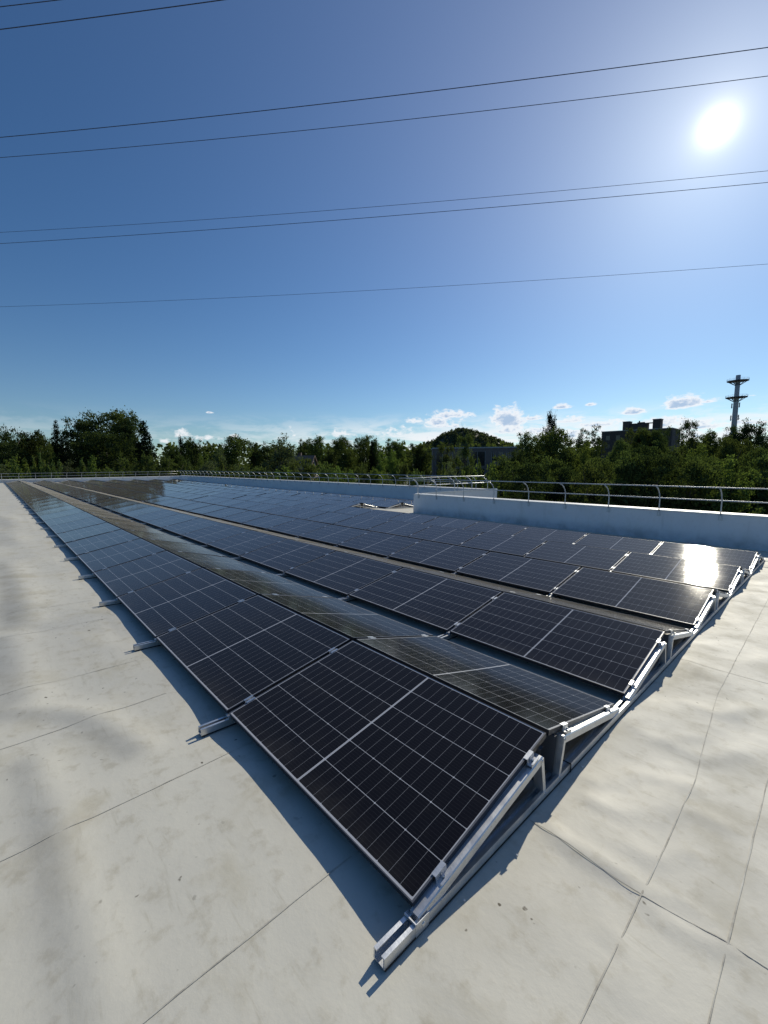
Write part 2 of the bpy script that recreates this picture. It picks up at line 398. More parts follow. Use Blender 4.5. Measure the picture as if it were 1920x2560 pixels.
fold([(1600, 2250), (1680, 2310), (1760, 2350), (1830, 2375)], .035, .010)
fold([(1610, 2230), (1700, 2250), (1800, 2330)], .03, .007)
fold([(1480, 2000), (1560, 2030), (1650, 2010), (1720, 1960)], .05, .010)
fold([(1560, 2110), (1640, 2150), (1720, 2130)], .04, .008)
fold([(1680, 1860), (1760, 1900), (1850, 1880)], .06, .010)
fold([(1720, 1760), (1800, 1790), (1890, 1770)], .07, .011)
fold([(1780, 1620), (1850, 1660), (1910, 1650)], .09, .013)
fold([(1530, 2330), (1580, 2400), (1560, 2480)], .035, .006)
def segd(x, y, a, b):
    vx, vy = b[0]-a[0], b[1]-a[1]; L2 = vx*vx+vy*vy
    tt = max(0, min(1, ((x-a[0])*vx+(y-a[1])*vy)/L2)); return math.hypot(x-a[0]-vx*tt, y-a[1]-vy*tt)
def wrinkle(x, y):
    h = 0
    if x < 40:
        h += .004*noise.noise((x*1.1, y*.9, 3.1)) + .0030*noise.noise((x*2.7, y*2.3, 8.0)) + .0012*noise.noise((x*7, y*6, 1.0))
        h += .005*noise.noise((x*.45, y*.6, 5.5))
        dx = (x+.018) - 1.7977*round((x+.018)/1.7977)
        if x > -.9 and -1.2 < y < .9:
            k_ = 1-math.exp(-(dx/.33)**2); h += .021*k_*(.75+.6*noise.noise((x*.9, 2.2, 0)))*max(0, 1-abs(y-.05)/.85)
        if x < .3: h += .0045*noise.noise((x*4.5, y*3.6, 2.0))*min(1, (.3-x)*2)
        if y > .3 and x > 3: h += .012*max(0, noise.noise((x*.8, y*2.2, 9.0)))
        for pts, wd, ht in FOLDS:
            if min(p[0] for p in pts)-1 < x < max(p[0] for p in pts)+1 and min(p[1] for p in pts)-1 < y < max(p[1] for p in pts)+1:
                dd = min(segd(x, y, pts[i], pts[i+1]) for i in range(len(pts)-1))
                h += ht*math.exp(-(dd/wd)**2)
        near_pad = math.exp(-((x+.018)/.09)**2) if -13 < y < .25 else 0
        h *= 1-near_pad*.9
    return min(h, .03)
def fold_shade_dirt(x, y):  # painted shade plus gathered dirt, on the side of each fold away from the sun
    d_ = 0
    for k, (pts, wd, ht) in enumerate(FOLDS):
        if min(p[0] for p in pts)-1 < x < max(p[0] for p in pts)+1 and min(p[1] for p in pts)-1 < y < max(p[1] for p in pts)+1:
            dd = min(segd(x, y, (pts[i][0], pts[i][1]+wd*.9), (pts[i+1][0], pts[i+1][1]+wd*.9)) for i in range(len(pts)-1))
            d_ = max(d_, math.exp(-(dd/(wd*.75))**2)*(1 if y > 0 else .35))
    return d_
def axis(lo, hi, f0, f1, fine, coarse):
    out = [lo]; x = lo
    while x < hi-1e-6:
        dd = 0 if f0 <= x <= f1 else min(abs(x-f0), abs(x-f1))
        x = min(hi, x+min(coarse, fine+dd*.12)); out.append(x)
    return out
def add_at(L, vals): return sorted(set([v for v in L if all(abs(v-q) > 1e-3 for q in vals)] + vals))
NOTCH_X, NOTCH_Y, END_X, FAR_Y = 13.2, -14.5, 69.95, -20.7
xs = add_at(axis(-9, END_X, -1.9, 5, .042, 1.2), [NOTCH_X]); ys = add_at(axis(FAR_Y, 11, -3.5, 1.6, .045, 1.0), [NOTCH_Y])
mb = MB(); FOLD_SHADE_DIRT = []
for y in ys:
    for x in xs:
        FOLD_SHADE_DIRT.append(fold_shade_dirt(x, y))
        e = 0 if (abs(y-FAR_Y) < .5 or x > END_X-.5 or y < NOTCH_Y+.6) else 1
        mb.v.append(Vector((x, y, sag(x, y) + wrinkle(x, y)*e - .004)))
nx = len(xs)
for j in range(len(ys)-1):
    for i in range(nx-1):
        if xs[i] < NOTCH_X-1e-6 and ys[j] < NOTCH_Y-1e-6: continue
        a = j*nx+i; mb.face((a, a+1, a+1+nx, a+nx), 0, None, True)
roof = build(mb, 'roof_deck', M_ROOF, None, ROOF)
da = roof.data.attributes.new('fold_shade_dirt', 'FLOAT', 'POINT'); da.data.foreach_set('value', FOLD_SHADE_DIRT)
tag(roof, 'flat pale grey membrane roof deck under the solar array', 'roof', kind='structure')
# lap seams of the membrane, following its surface
def seam(pts, wd=.0027, hgt=.0009):
    m2 = MB(); P = []
    for i in range(len(pts)-1):
        a, b = Vector((*pts[i], 0)), Vector((*pts[i+1], 0)); n = max(2, int((b-a).length/.09))
        for k in range(n): P.append(a.lerp(b, k/n))
    P.append(Vector((*pts[-1], 0)))
    n0 = 0
    for i, p in enumerate(P):
        d = (P[min(i+1, len(P)-1)]-P[max(i-1, 0)]).normalized(); s_ = Vector((-d.y, d.x, 0))
        wig = .0028*noise.noise((p.x*3, p.y*3, 0)) + .002*noise.noise((p.x*14, p.y*14, 4)); wv = 1+.7*noise.noise((p.x*5, p.y*5, 7))
        for o_, zz in ((-1, .0005), (-.5, hgt), (.5, hgt), (1, .0005)):
            q = p + s_*(o_*wd*wv + wig); m2.v.append(Vector((q.x, q.y, sag(q.x, q.y)+wrinkle(q.x, q.y)-.0022+zz)))
    for i in range(len(P)-1):
        for k in range(3):
            a = i*4+k; m2.face((a, a+1, a+5, a+4), 0, None, True)
    return m2
seams = [[(1.41, 1.9), (1.43, 1.2), (1.47, .12), (1.5, -.9)], [(.36, 1.5), (.375, .86), (.384, .37), (.39, .0)],
         [(2.42, 2.0), (2.456, 1.185), (2.50, .2)], [(-.57, .6), (-.581, -.197), (-.584, -.823), (-.585, -1.816), (-.48, -3.286), (-.45, -8)],
         [(-.063, -.839), (-.584, -.823)], [(-.584, -.823), (-.853, -.867), (-1.6, -.9)], [(-.85, .4), (-.867, -.514), (-.879, -2.147), (-.9, -6)],
         [(-.06, -3.9), (-1.9, -3.95)], [(-.06, -7.2), (-3, -7.25)], [(-.06, -10.6), (-3.5, -10.7)]]
for k in range(2, 22):
    x = 2.46+1.05*(k-1)+.25*math.sin(k*2.3)
    seams.append([(x, 3.2+k*.4), (x+.02, 1.2), (x+.05, .22)])
sm = MB()
for s_ in seams: sm.append(seam(s_))
so = build(sm, 'roof_seams', M_SEAM, None, ROOF)
tag(so, 'thin welded lap seams running across the pale roof membrane', 'seam', kind='structure')

# ------------------------------------------------------------------ solar panels
TILT, GR, GV = .2188, .0383, .2362
CW, SW = PW*math.cos(TILT), PW*math.sin(TILT)
PER = 2*CW+GR+GV
def frame_mb():
    f = MB(); d = .030; lip = .0048
    for lo, hi in (((0, 0), (PL, .002)), ((0, PW-.002), (PL, PW)), ((0, .002), (.002, PW-.002)), ((PL-.002, .002), (PL, PW-.002))):
        f.box((*lo, -d), (*hi, 0.0), 0)
    t0 = .0016
    f.box((-.0003, -.0003, .0001), (PL+.0003, lip, t0), 1); f.box((-.0003, PW-lip*.6, .0001), (PL+.0003, PW+.0003, t0), 0)
    f.box((-.0003, lip, .0001), (lip*1.7, PW-lip*.6, t0), 1); f.box((PL-lip*1.7, lip, .0001), (PL+.0003, PW-lip*.6, t0), 1)
    f.box((.002, .002, -d), (PL-.002, .024, -d+.0015), 0); f.box((.002, PW-.024, -d), (PL-.002, PW-.002, -d+.0015), 0)
    return f
def glass_mb():
    g = MB(); a = .003
    NU, NV = 10, 6; n = len(g.v)                       # the glass sags a little between its edges
    P = [(a+(PL-2*a)*i/NU, a+(PW-2*a)*j/NV) for j in range(NV+1) for i in range(NU+1)]
    for (x, y) in P: g.v.append(Vector((x, y, -.0005-.0032*math.sin(math.pi*x/PL)*math.sin(math.pi*y/PW))))
    for j in range(NV):
        for i in range(NU):
            q = [j*(NU+1)+i, j*(NU+1)+i+1, (j+1)*(NU+1)+i+1, (j+1)*(NU+1)+i]; g.face([n+k for k in q], 0, [P[k] for k in q], True)
    g.quad((a, PW-a, -.009), (PL-a, PW-a, -.009), (PL-a, a, -.009), (a, a, -.009), 1, [(0, 0)]*4)
    return g
FR, GLm = frame_mb().mesh('frame', [M_FRAME, M_LIP]), glass_mb().mesh('glass_face', [M_GLASS, M_BACK])
whole = MB(); f_ = frame_mb(); whole.append(f_); g_ = glass_mb(); g_.m = [2+m_ for m_ in g_.m]; whole.append(g_)
WHOLE = whole.mesh('solar_panel', [M_FRAME, M_LIP, M_GLASS, M_BACK])
GAPX = .19                                          # service gaps between panel blocks
def px_of(row, n):
    base = 0.0
    if row >= 13: base = 15.84
    elif row >= 11: base = 16.5
    x = base + n*(PL+GX)
    br = 14 if row < 11 else 6
    if x > 0 and n >= br: x += GAPX
    if n >= br+14: x += GAPX
    return x
LOWZ = .09
def panel_matrix(row, n, jitter=True):
    pair = (row-1)//2; y0 = -pair*PER; x0 = px_of(row, n)
    c, s_ = math.cos(TILT), math.sin(TILT)
    if row % 2: o = Vector((x0+PL, y0, LOWZ)); u, v = Vector((-1, 0, 0)), Vector((0, -c, s_))
    else: o = Vector((x0, y0-2*CW-GR, LOWZ)); u, v = Vector((1, 0, 0)), Vector((0, c, s_))
    o.z += sag(x0+PL/2, o.y); nn = u.cross(v)
    m_ = Matrix((u, v, nn)).transposed().to_4x4(); m_.translation = o
    if jitter and n > 0:
        r_ = random.Random(row*100+n)
        m_ = m_@T(PL/2, PW/2, 0)@Matrix.Rotation(r_.gauss(0, .003), 4, 'X')@Matrix.Rotation(r_.gauss(0, .003), 4, 'Y')@T(-PL/2, -PW/2, 0)
    return ROOF@m_
NPAN = {r: 37 for r in range(1, 11)}
NPAN.update({11: 28, 12: 28, 13: 28, 14: 28, 15: 28, 16: 28})
allp = []
for r in NPAN:
    for n in range(NPAN[r]):
        m_ = panel_matrix(r, n); c = m_@Vector((PL/2, PW/2, 0)); dv = CAM-c; nn = (m_.to_3x3()@Vector((0, 0, 1)))
        sc = dv.normalized().dot(nn)/dv.length_squared
        vis = r in (1, 2, 3, 5, 7, 9, 11, 13, 15) or (r == 4 and n < 13)
        allp.append((sc if vis else -1, r, n, m_, c))
allp.sort(key=lambda q: -q[0])
ROWTXT = {1: 'front row beside the open roof', 2: 'second row, tilted away', 3: 'third row, facing the camera', 4: 'fourth row, a pale sliver',
          5: 'fifth row', 7: 'seventh row', 9: 'ninth row, nearest the near parapet', 11: 'short eleventh row',
          13: 'second-last row by far parapet', 15: 'last row along far parapet'}
left = MB()
for sc, r, n, m_, c in allp[:297]:
    if sc <= 0: continue
    far = n >= (12 if r < 11 else 5)
    if n == 0:
        txt = 'solar panel at the near end of the %s' % ROWTXT[r]
    elif not far:
        txt = 'solar panel %s from the near end of the %s' % (ordw(n+1), ROWTXT[r])
    else:
        txt = 'distant solar panel past the first %s of the %s' % ('twelve' if r < 11 else 'five', ROWTXT[r])
    if n < (14 if r < 4 else 8) and r < 11:
        o = thing('solar_panel', txt, 'solar panel', m_, 'solar panels of the roof array')
        link('frame', FR, o); link('glass_face', GLm, o)
    else:
        o = link('solar_panel', WHOLE, None, m_); tag(o, txt, 'solar panel', 'solar panels of the roof array')
for sc, r, n, m_, c in allp:
    if (sc, r, n) in [(q[0], q[1], q[2]) for q in allp[:297] if q[0] > 0]: continue
    if left.v is not None: left.append(whole, m_)
lo_ = build(left, 'solar_panels', [M_FRAME, M_LIP, M_GLASS, M_BACK])
tag(lo_, 'remaining mass of far and away-facing solar panels in the array', 'solar panels', kind='stuff')

# ------------------------------------------------------------------ mounting rails (across the rows at every joint)
RW = .029
def rail_len(pairs): return -(pairs*PER) + .12
def rail_mb(y0, y1):                                # open U-channel with two flanges
    prof = [(-RW, .008), (RW, .008), (RW, .052), (RW-.017, .052), (RW-.017, .047), (RW-.006, .047), (RW-.006, .013), (-RW+.006, .013), (-RW+.006, .047), (-RW+.017, .047), (-RW+.017, .052), (-RW, .052)]
    m2 = MB(); m2.prism(prof, (0, y0, 0), (0, y1, 0), (1, 0, 0), (0, 0, 1)); return m2
def pad_mb(y0, y1):
    m2 = MB()
    m2.box((-.031, y1, .0), (.031, y0, .0075)); return m2
ct, st = math.cos(TILT), math.sin(TILT)
def zt(v): return LOWZ + v*st                       # panel top surface above roof
def rafter_mb():                                    # inclined beam under the panel joint, local y = 0 at low edge going to -y
    m2 = MB()
    a = Vector((0, .005, .040)); b = Vector((0, -.995, .040+1.0*math.tan(TILT)*.78))
    b.z = zt(.995/ct) - .062; a.z = .048
    d = (b-a).normalized(); nrm = Vector((0, -d.z, d.y)); nrm = nrm if nrm.z > 0 else -nrm
    prof = [(-.024, -.022), (.024, -.022), (.024, .017), (.019, .022), (.019, .020), (-.019, .020), (-.019, .022), (-.024, .017)]
    m2.prism(prof, a, b, (1, 0, 0), nrm)
    for tt in (.06, .09, .5, .53, .92, .95):         # rivet holes on the side faces
        p = a.lerp(b, tt)
        for sx in (-1, 1): m2.box((-.0247 if sx < 0 else .0243, -.0025, -.0025), (-.0243 if sx < 0 else .0247, .0025, .0025), 1, T(*(p+nrm*.004)))
    return m2, a, b
def post_mb(b):
    m2 = MB(); top = Vector((0, b.y+.012, b.z+.010)); bot = Vector((0, b.y-.042, .024))
    d = (bot-top).normalized()
    m2.prism([(-.0275, -.014), (.0275, -.014), (.0275, .014), (-.0275, .014)], top, bot, (1, 0, 0), Vector((0, -d.z, d.y)))
    m2.tube([(-.032, top.y, top.z-.01), (.032, top.y, top.z-.01)], .008, 8, 1); m2.tube([(-.033, bot.y+.002, bot.z+.012), (.033, bot.y+.002, bot.z+.012)], .008, 8, 1)
    return m2
def clamp_mb(v, half=False):                        # clamp over the frame edges
    m2 = MB(); z = zt(v); y = -v*ct
    TT = T(0, y, z)@Matrix.Rotation(-TILT, 4, 'X')
    x0, x1 = (-.028, .028)
    m2.box((x0, -.034, .002), (-.012, .034, .0055), 0, TT); m2.box((.012, -.034, .002), (x1, .034, .0055), 0, TT)
    m2.box((-.012, -.034, -.024), (-.009, .034, .0055), 0, TT); m2.box((.009, -.034, -.024), (.012, .034, .0055), 0, TT); m2.box((-.009, -.034, -.024), (.009, .034, -.020), 0, TT)
    m2.tube([TT@Vector((0, 0, -.020)), TT@Vector((0, 0, -.008))], .0065, 6, 1)
    return m2
def endclamp_mb(v):                                 # stepped end clamp beside the last panel (panel is on +x side)
    m2 = MB(); z = zt(v); y = -v*ct
    TT = T(0, y, z)@Matrix.Rotation(-TILT, 4, 'X')
    m2.box((.006, -.035, .002), (.030, .035, .0055), 0, TT); m2.box((.006, -.035, -.030), (.0095, .035, .002), 0, TT)
    m2.box((-.016, -.035, -.030), (.006, .035, -.026), 0, TT); m2.box((-.019, -.035, -.040), (-.016, .035, -.010), 0, TT)
    m2.box((-.026, -.033, -.013), (-.019, .033, -.010), 0, TT)
    m2.tube([TT@Vector((-.005, 0, -.026)), TT@Vector((-.005, 0, -.008))], .0065, 6, 1)
    return m2
RAF, ra, rb = rafter_mb(); POST = post_mb(rb)
def side(T_, mbx): o_ = MB(); o_.append(mbx, T_); return o_
def fold_under(pair, even):                         # transform of a row's support: odd rows as built, even rows mirrored
    if not even: return T(0, -pair*PER, 0)
    return T(0, -pair*PER-2*CW-GR, 0)@Matrix.Scale(-1, 4, (0, 1, 0))
def xr(row, n): return px_of(row, n) - GX/2
MAT2 = [M_ALU, M_BOLT]
def cached(mbx, name, mats): return mbx.mesh(name, mats)
ME_RAF, ME_POST = RAF.mesh('rafter', MAT2), POST.mesh('post', MAT2)
flipT = Matrix.Scale(-1, 4, (0, 1, 0))
ME_RAF2, ME_POST2 = side(flipT, RAF).mesh('rafter', MAT2), side(flipT, POST).mesh('post', MAT2)
VC = (.165, .93)
CLm = [clamp_mb(v) for v in VC]; ECm = [endclamp_mb(v) for v in VC]
ME_C = [m_.mesh('clamp', MAT2) for m_ in CLm]; ME_C2 = [side(flipT, m_).mesh('clamp', MAT2) for m_ in CLm]
ME_E = [m_.mesh('clamp', MAT2) for m_ in ECm]; ME_E2 = [side(flipT, m_).mesh('clamp', MAT2) for m_ in ECm]
def full_rail(x, pairs, label, name, end_clamps, first_y=0.0, group='mounting rails under the panel joints'):
    base = ROOF@T(x, first_y, sag(x, first_y - 5))
    t_ = thing(name, label, 'mounting rail', base, group)
    y0, y1 = .196, -(pairs*PER)+GV+.10-.2
    y1 = -(pairs-1)*PER - 2*CW - GR - .15
    link('base_rail', rail_mb(y0, y1).mesh('base_rail', M_ALU), t_)
    pm = MB()
    pm.append(pad_mb(y0-.004, y1+.004)); link('rubber_pad', pm.mesh('rubber_pad', M_RUBBER), t_)
    for pr in range(pairs):
        for ev in (0, 1):
            Tm = T(0, -pr*PER, 0) if not ev else T(0, -pr*PER-2*CW-GR, 0)
            for nm, me in (('rafter', ME_RAF2 if ev else ME_RAF), ('post', ME_POST2 if ev else ME_POST)):
                o = link(nm, me, t_); o.matrix_local = Tm
            for k in range(2):
                me = (ME_E2 if ev else ME_E)[k] if end_clamps else (ME_C2 if ev else ME_C)[k]
                o = link('clamp', me, t_); o.matrix_local = Tm
    return t_
END_RAIL = full_rail(xr(1, 0), 5, 'aluminium rail with triangular supports along the open near end of the array', 'mounting_rail', True)
# connector plate and cable tie on the nearest rail, as the photo shows
cm = MB(); cm.box((-.0315, -.045, .006), (-.029, .03, .060)); cm.box((.029, -.045, .006), (.0315, .03, .060)); cm.box((-.0315, .028, .0535), (.0315, .033, .062))
cm.tube([(-.035, -.012, .034), (.035, -.012, .034)], .009, 8)
link('connector_plate', cm.mesh('connector_plate', M_ALU), END_RAIL)
ctm = MB(); ctm.tube([(-.034, -1.36, .004), (-.034, -1.36, .056), (.034, -1.36, .056), (.034, -1.36, .004)], .004, 6)
link('cable_tie', ctm.mesh('cable_tie', M_RUBBER), END_RAIL)
for n in range(1, 5):
    full_rail(xr(1, n), 5, 'aluminium rail end poking out under the %s panel joint of the front row' % ordw(n), 'mounting_rail', False)
# farther rails: one mesh each
def simple_rail(pairs):
    m2 = MB(); m2.append(rail_mb(.196, -(pairs-1)*PER-2*CW-GR-.15)); p_ = pad_mb(.19, -(pairs-1)*PER-2*CW-GR-.146); p_.m = [2]*len(p_.m); m2.append(p_)
    for pr in range(pairs):
        for ev in (0, 1):
            Tm = T(0, -pr*PER, 0) if not ev else T(0, -pr*PER-2*CW-GR, 0)@flipT
            for q in (RAF, POST, *CLm): m2.append(q, Tm)
    return m2.mesh('mounting_rail', [M_ALU, M_BOLT, M_RUBBER])
ME_R5, ME_R1, ME_R2 = simple_rail(5), simple_rail(1), simple_rail(2)
for n in range(5, 38):
    x = xr(1, n) if n < 37 else px_of(1, 36)+PL+GX/2
    lab = ('small dark rail end under the %s panel joint of the front row' % ordw(n)) if n < 15 else 'tiny distant rail end beyond the fourteenth joint of the front row'
    o = link('mounting_rail', ME_R5, None, ROOF@T(x, 0, sag(x, 0)))
    tag(o, lab, 'mounting rail', 'mounting rails under the panel joints')
    if n in (14, 28):
        o = link('mounting_rail', ME_R5, None, ROOF@T(x-GAPX, 0, sag(x, 0)))
        tag(o, 'rail at the %s service gap of the front row' % ('nearer' if n == 14 else 'farther'), 'mounting rail', 'mounting rails under the panel joints')
for n in range(0, 9):
    for row, me, yy, txt in ((11, ME_R1, -5*PER, 'eleventh row'), (13, ME_R2, -6*PER, 'rows along the far parapet')):
        x = xr(row, n)
        if n == 0: full_rail(x, 1 if row == 11 else 2, 'pale triangular rail supports at the near end of the %s' % txt, 'mounting_rail', True, yy)
        else:
            o = link('mounting_rail', me, None, ROOF@T(x, yy, sag(x, yy)))
            tag(o, 'rail with small clamps at a joint inside the %s' % txt, 'mounting rail', 'mounting rails under the panel joints')
# wind deflector plates closing the backs of the rows
def plate(x0, x1, ytop, ybot, zb, ztop):
    m2 = MB(); N = 12
    for k in range(N+1):
        x = x0+(x1-x0)*k/N; sg = sag(x, ytop)
        m2.v += [Vector((x, ybot, zb+sg)), Vector((x, ytop, ztop+sg)), Vector((x, ytop+(.03 if ytop < ybot else -.03), ztop+.006+sg))]
    for k in range(N):
        a = k*3
        m2.face((a, a+3, a+4, a+1)); m2.face((a+1, a+4, a+5, a+2))
    return m2
for pr in range(5):
    yr = -pr*PER
    for ev in (0, 1):
        yb = yr+rb.y if not ev else yr-2*CW-GR-rb.y
        yt_, ybt = (yb-.032, yb-.062) if not ev else (yb+.032, yb+.062)
        o = build(plate(-.012, 66.8, yt_, ybt, .052, rb.z+.028), 'wind_deflector', M_DEFL, None, ROOF)
        tag(o, 'long grey back plate closing the high side of the %s panel row' % ordw(pr*2+1+ev), 'wind deflector', 'back plates under the panel ridges')

# ------------------------------------------------------------------ parapets and railings
def wall(name, label, face, back, zt0, zt1, zbot, base_follow, mats=None):
    # face: (x,y) start/end on the roof side; back: vector (x,y) of the thickness; tops zt0/zt1
    (x0, y0), (x1, y1) = face; bx, by = back
    t_ = thing(name, label, 'parapet wall', ROOF@T((x0+x1)/2, (y0+y1)/2, 0)); ox, oy = (x0+x1)/2, (y0+y1)/2
    N = 40; m2 = MB()
    for k in range(N+1):
        f = k/N; x, y = x0+(x1-x0)*f, y0+(y1-y0)*f; zt_ = zt0+(zt1-zt0)*f
        zb = sag(x, y)-.03
        m2.v += [Vector((x-ox, y-oy, zb)), Vector((x-ox, y-oy, zt_-.03)), Vector((x+bx-ox, y+by-oy, zt_-.03)), Vector((x+bx-ox, y+by-oy, zbot))]
    for k in range(N):
        a = k*4
        for q in range(3): m2.face((a+q, a+q+1, a+4+q+1, a+4+q))
    m2.face((0, 3, 2, 1)); a = N*4; m2.face((a, a+1, a+2, a+3))
    link('wall_face', m2.mesh('wall_face', M_WALL), t_)
    c = MB(); L = math.hypot(bx, by); ux, uy = bx/L, by/L; ov = .025
    for k in range(N+1):
        f = k/N; x, y = x0+(x1-x0)*f-ox, y0+(y1-y0)*f-oy; zt_ = zt0+(zt1-zt0)*f + .004*noise.noise((x*.9, y*.9, 2))
        for dd, zz in ((-ov, -.035), (-ov, 0), (L+ov, .034), (L+ov, -.02)): c.v.append(Vector((x+ux*dd, y+uy*dd, zt_+zz)))
    for k in range(N):
        a = k*4
        for q in range(3): c.face((a+q, a+q+1, a+4+q+1, a+4+q))
    c.face((0, 3, 2, 1)); a = N*4; c.face((a, a+1, a+2, a+3))
    link('coping', c.mesh('coping', M_COPING), t_)
    return t_
GZ = -8.5
NW0, NW1 = (-9.0, -14.45), (13.45, -14.45)
ZN, ZF = .95, 1.13
def zend(y): return .20-.042*y
wall('parapet_wall', 'near white parapet wall in shade at right, behind the near ends of the panels', (NW0, NW1), (0, -.26), ZN, ZN+.01, GZ, True)
wall('parapet_wall', 'short return parapet wall with pale face running from the near wall to the far wall', ((13.45, -14.71), (12.95, -20.9)), (-.26, 0), ZN+.03, 1.24, GZ, True)
wall('parapet_wall', 'long white far parapet wall along the last panel row', ((12.7, FAR_Y), (END_X+.02, FAR_Y)), (0, -.28), ZF+.05, ZF+.03, GZ, True)
wall('parapet_wall', 'low white end parapet wall past the far ends of the panel rows', ((END_X, 11.0), (END_X, FAR_Y+.0)), (.28, 0), zend(11), zend(FAR_Y), GZ, True)
PROF = [(.04, -.05), (.04, .12), (.04, .30), (.055, .39), (.105, .50), (.20, .605), (.34, .685), (.54, .745)]
def railing(label, p0, p1, inward, positions, z0, z1, over0=.0, over1=.0, cat='railing', gusset=False, rr=.0185):
    # p0,p1: line on the wall's roof-side face; positions: distances of posts along it
    P0, P1 = Vector((*p0, z0)), Vector((*p1, z1)); L = (P1-P0).length; d = (P1-P0)/L; inn = Vector((*inward, 0))
    t_ = thing('railing', label, cat, ROOF@T(*P0))
    seg = 8
    def post_mesh(zslope=0):
        m2 = MB(); m2.tube([inn*o_ + Vector((0, 0, z_)) for o_, z_ in PROF], rr*.95, 8)
        if gusset: m2.box((-.02, -.02, -.02), (.02, .02, .02), 0, T(*(inn*.30+Vector((0, 0, .67)))))
        return m2.mesh('post', M_GALV)
    def brk_mesh():
        side_ = d.cross(Vector((0, 0, 1))).normalized(); m2 = MB(); a = Vector((0, 0, 0))
        tt = Vector((d.x, d.y, 0)).normalized()
        for (lo, hi) in (((-.055, .002, -.20), (.055, .010, -.055)), ((-.018, .010, -.18), (.018, .052, -.03))):
            Mx = Matrix((tt, inn, Vector((0, 0, 1)))).transposed().to_4x4(); m2.box(lo, hi, 0, Mx)
        return m2.mesh('bracket', M_GALV)
    pm, bm = post_mesh(), brk_mesh()
    for s_ in positions:
        o = link('post', pm, t_); o.location = d*s_
        b = link('bracket', bm, t_); b.location = d*s_ + inn*.0
    a, b = positions[0]-over0, positions[-1]+over1
    for nm, (o_, z_) in (('top_rail', (.555, .765)), ('mid_rail', (.085, .385))):
        m2 = MB(); n = max(4, int((b-a)/2)); pts = [d*(a+(b-a)*k/n) + inn*o_ + Vector((0, 0, z_ + .006*noise.noise(((a+(b-a)*k/n)*.6, o_, z_)))) for k in range(n+1)]
        m2.tube(pts, rr, 10); link(nm, m2.mesh(nm, M_GALV), t_)
    return t_
NX = [13.1, 11.95, 10.35, 8.78, 7.2, 5.74, 4.23, 2.72, 1.16, -.4, -1.95, -3.5, -5.05]
railing('galvanised railing with curved posts on the near parapet wall, sun glinting on its rails', (13.45, -14.45), (-9, -14.45), (0, 1), [13.45-x for x in NX], ZN, ZN, .35, 2)
railing('short railing with curved posts on the return wall, its rail ends overhanging the near corner', (13.45, -14.71), (12.95, -20.9), (1, .08), [.05, 1.40, 2.85, 4.32, 5.75], ZN+.04, 1.24, .75, .35)
railing('long railing of closely spaced curved posts on the far parapet wall', (12.9, FAR_Y), (END_X, FAR_Y), (0, 1), [8.0+1.414*k-12.9+6.0 for k in range(40) if 8+1.414*k+6 < END_X-.5], ZF+.05, ZF+.03, .6, .7, rr=.0185)
railing('distant end railing with evenly spaced posts on the low end parapet', (END_X, 4.56), (END_X, FAR_Y), (-1, 0), [1.0+1.64*k for k in range(15)], zend(4.56), zend(FAR_Y), 1.2, .9, rr=.0185)

# pebbles lying on the membrane by the near rail
def pebble(px, py, r, label):
    d = R3.inverted()@ray(px, py); q = CAMR + d*(-(CAMR.z-.004)/d.z)
    m2 = MB(); seg, rg = 8, 5; rr_ = random.Random(int(px))
    for i in range(rg+1):
        th = math.pi*i/rg
        for k in range(seg):
            ph = 2*math.pi*k/seg; s_ = r*(1+rr_.uniform(-.2, .2)); m2.v.append(Vector((s_*1.3*math.sin(th)*math.cos(ph), s_*math.sin(th)*math.sin(ph), s_*.6*math.cos(th))))
    for i in range(rg):
        for k in range(seg):
            j = (k+1) % seg; m2.face((i*seg+k, (i+1)*seg+k, (i+1)*seg+j, i*seg+j))
    o = build(m2, 'pebble', M_COPING, None, ROOF@T(q.x, q.y, r*.5)); tag(o, label, 'pebble')
pebble(1160.5, 2249, .0045, 'small white pebble on the membrane nearest the rail corner')
pebble(1292, 2136, .0045, 'small white pebble halfway along the shadow of the nearest triangular support')
pebble(1455.5, 1916, .0065, 'larger white pebble in the rail shadow near the second support post')
pebble(1700, 1640, .006, 'tiny white pebble beside the rail near the fourth panel row')

# ------------------------------------------------------------------ overhead power lines
HD = ray(-6900, 1193); HD.z = 0; HD.normalize(); NRM = HD.cross(Vector((0, 0, 1)))
def wire(label, pix, H, r):
    P = []
    mid = pix[1]; d = ray(*mid); p = CAM + d*((H-CAM.z)/d.z); k0 = p.dot(NRM)
    for q in pix:
        d = ray(*q); tt = (k0-CAM.dot(NRM))/d.dot(NRM); P.append(CAM+d*tt)
    s = [q.dot(HD) for q in P]; z = [q.z for q in P]
    if len(pix) == 3 and abs(s[2]-s[0]) > 15:
        a = ((z[2]-z[0])/(s[2]-s[0]) - (z[1]-z[0])/(s[1]-s[0]))/(s[2]-s[1]); a = max(-.0005, min(.0016, a))
    else: a = .0005
    b = (z[2]-z[0])/(s[2]-s[0]) - a*(s[2]+s[0]); c = z[0]-a*s[0]**2-b*s[0]
    lo, hi = min(s)-25, max(s)+25
    o0 = HD*((lo+hi)/2) + NRM*k0; o0.z = a*((lo+hi)/2)**2+b*((lo+hi)/2)+c
    m2 = MB(); pts = []
    for k in range(61):
        t = lo+(hi-lo)*k/60; q = HD*t+NRM*k0; q.z = a*t*t+b*t+c; pts.append(q-o0)
    m2.tube(pts, r, 6, 0); o = build(m2, 'power_line', M_CABLE, None, T(*o0)); tag(o, label, 'power line', 'power lines overhead')
wire('power line cutting the extreme top left corner of the sky', [(0, 17), (72, 8.6), (145, 0)], 24, .017)
wire('power line near the top left corner, second from the top', [(0, 73.5), (278, 38), (555, 0)], 24, .020)
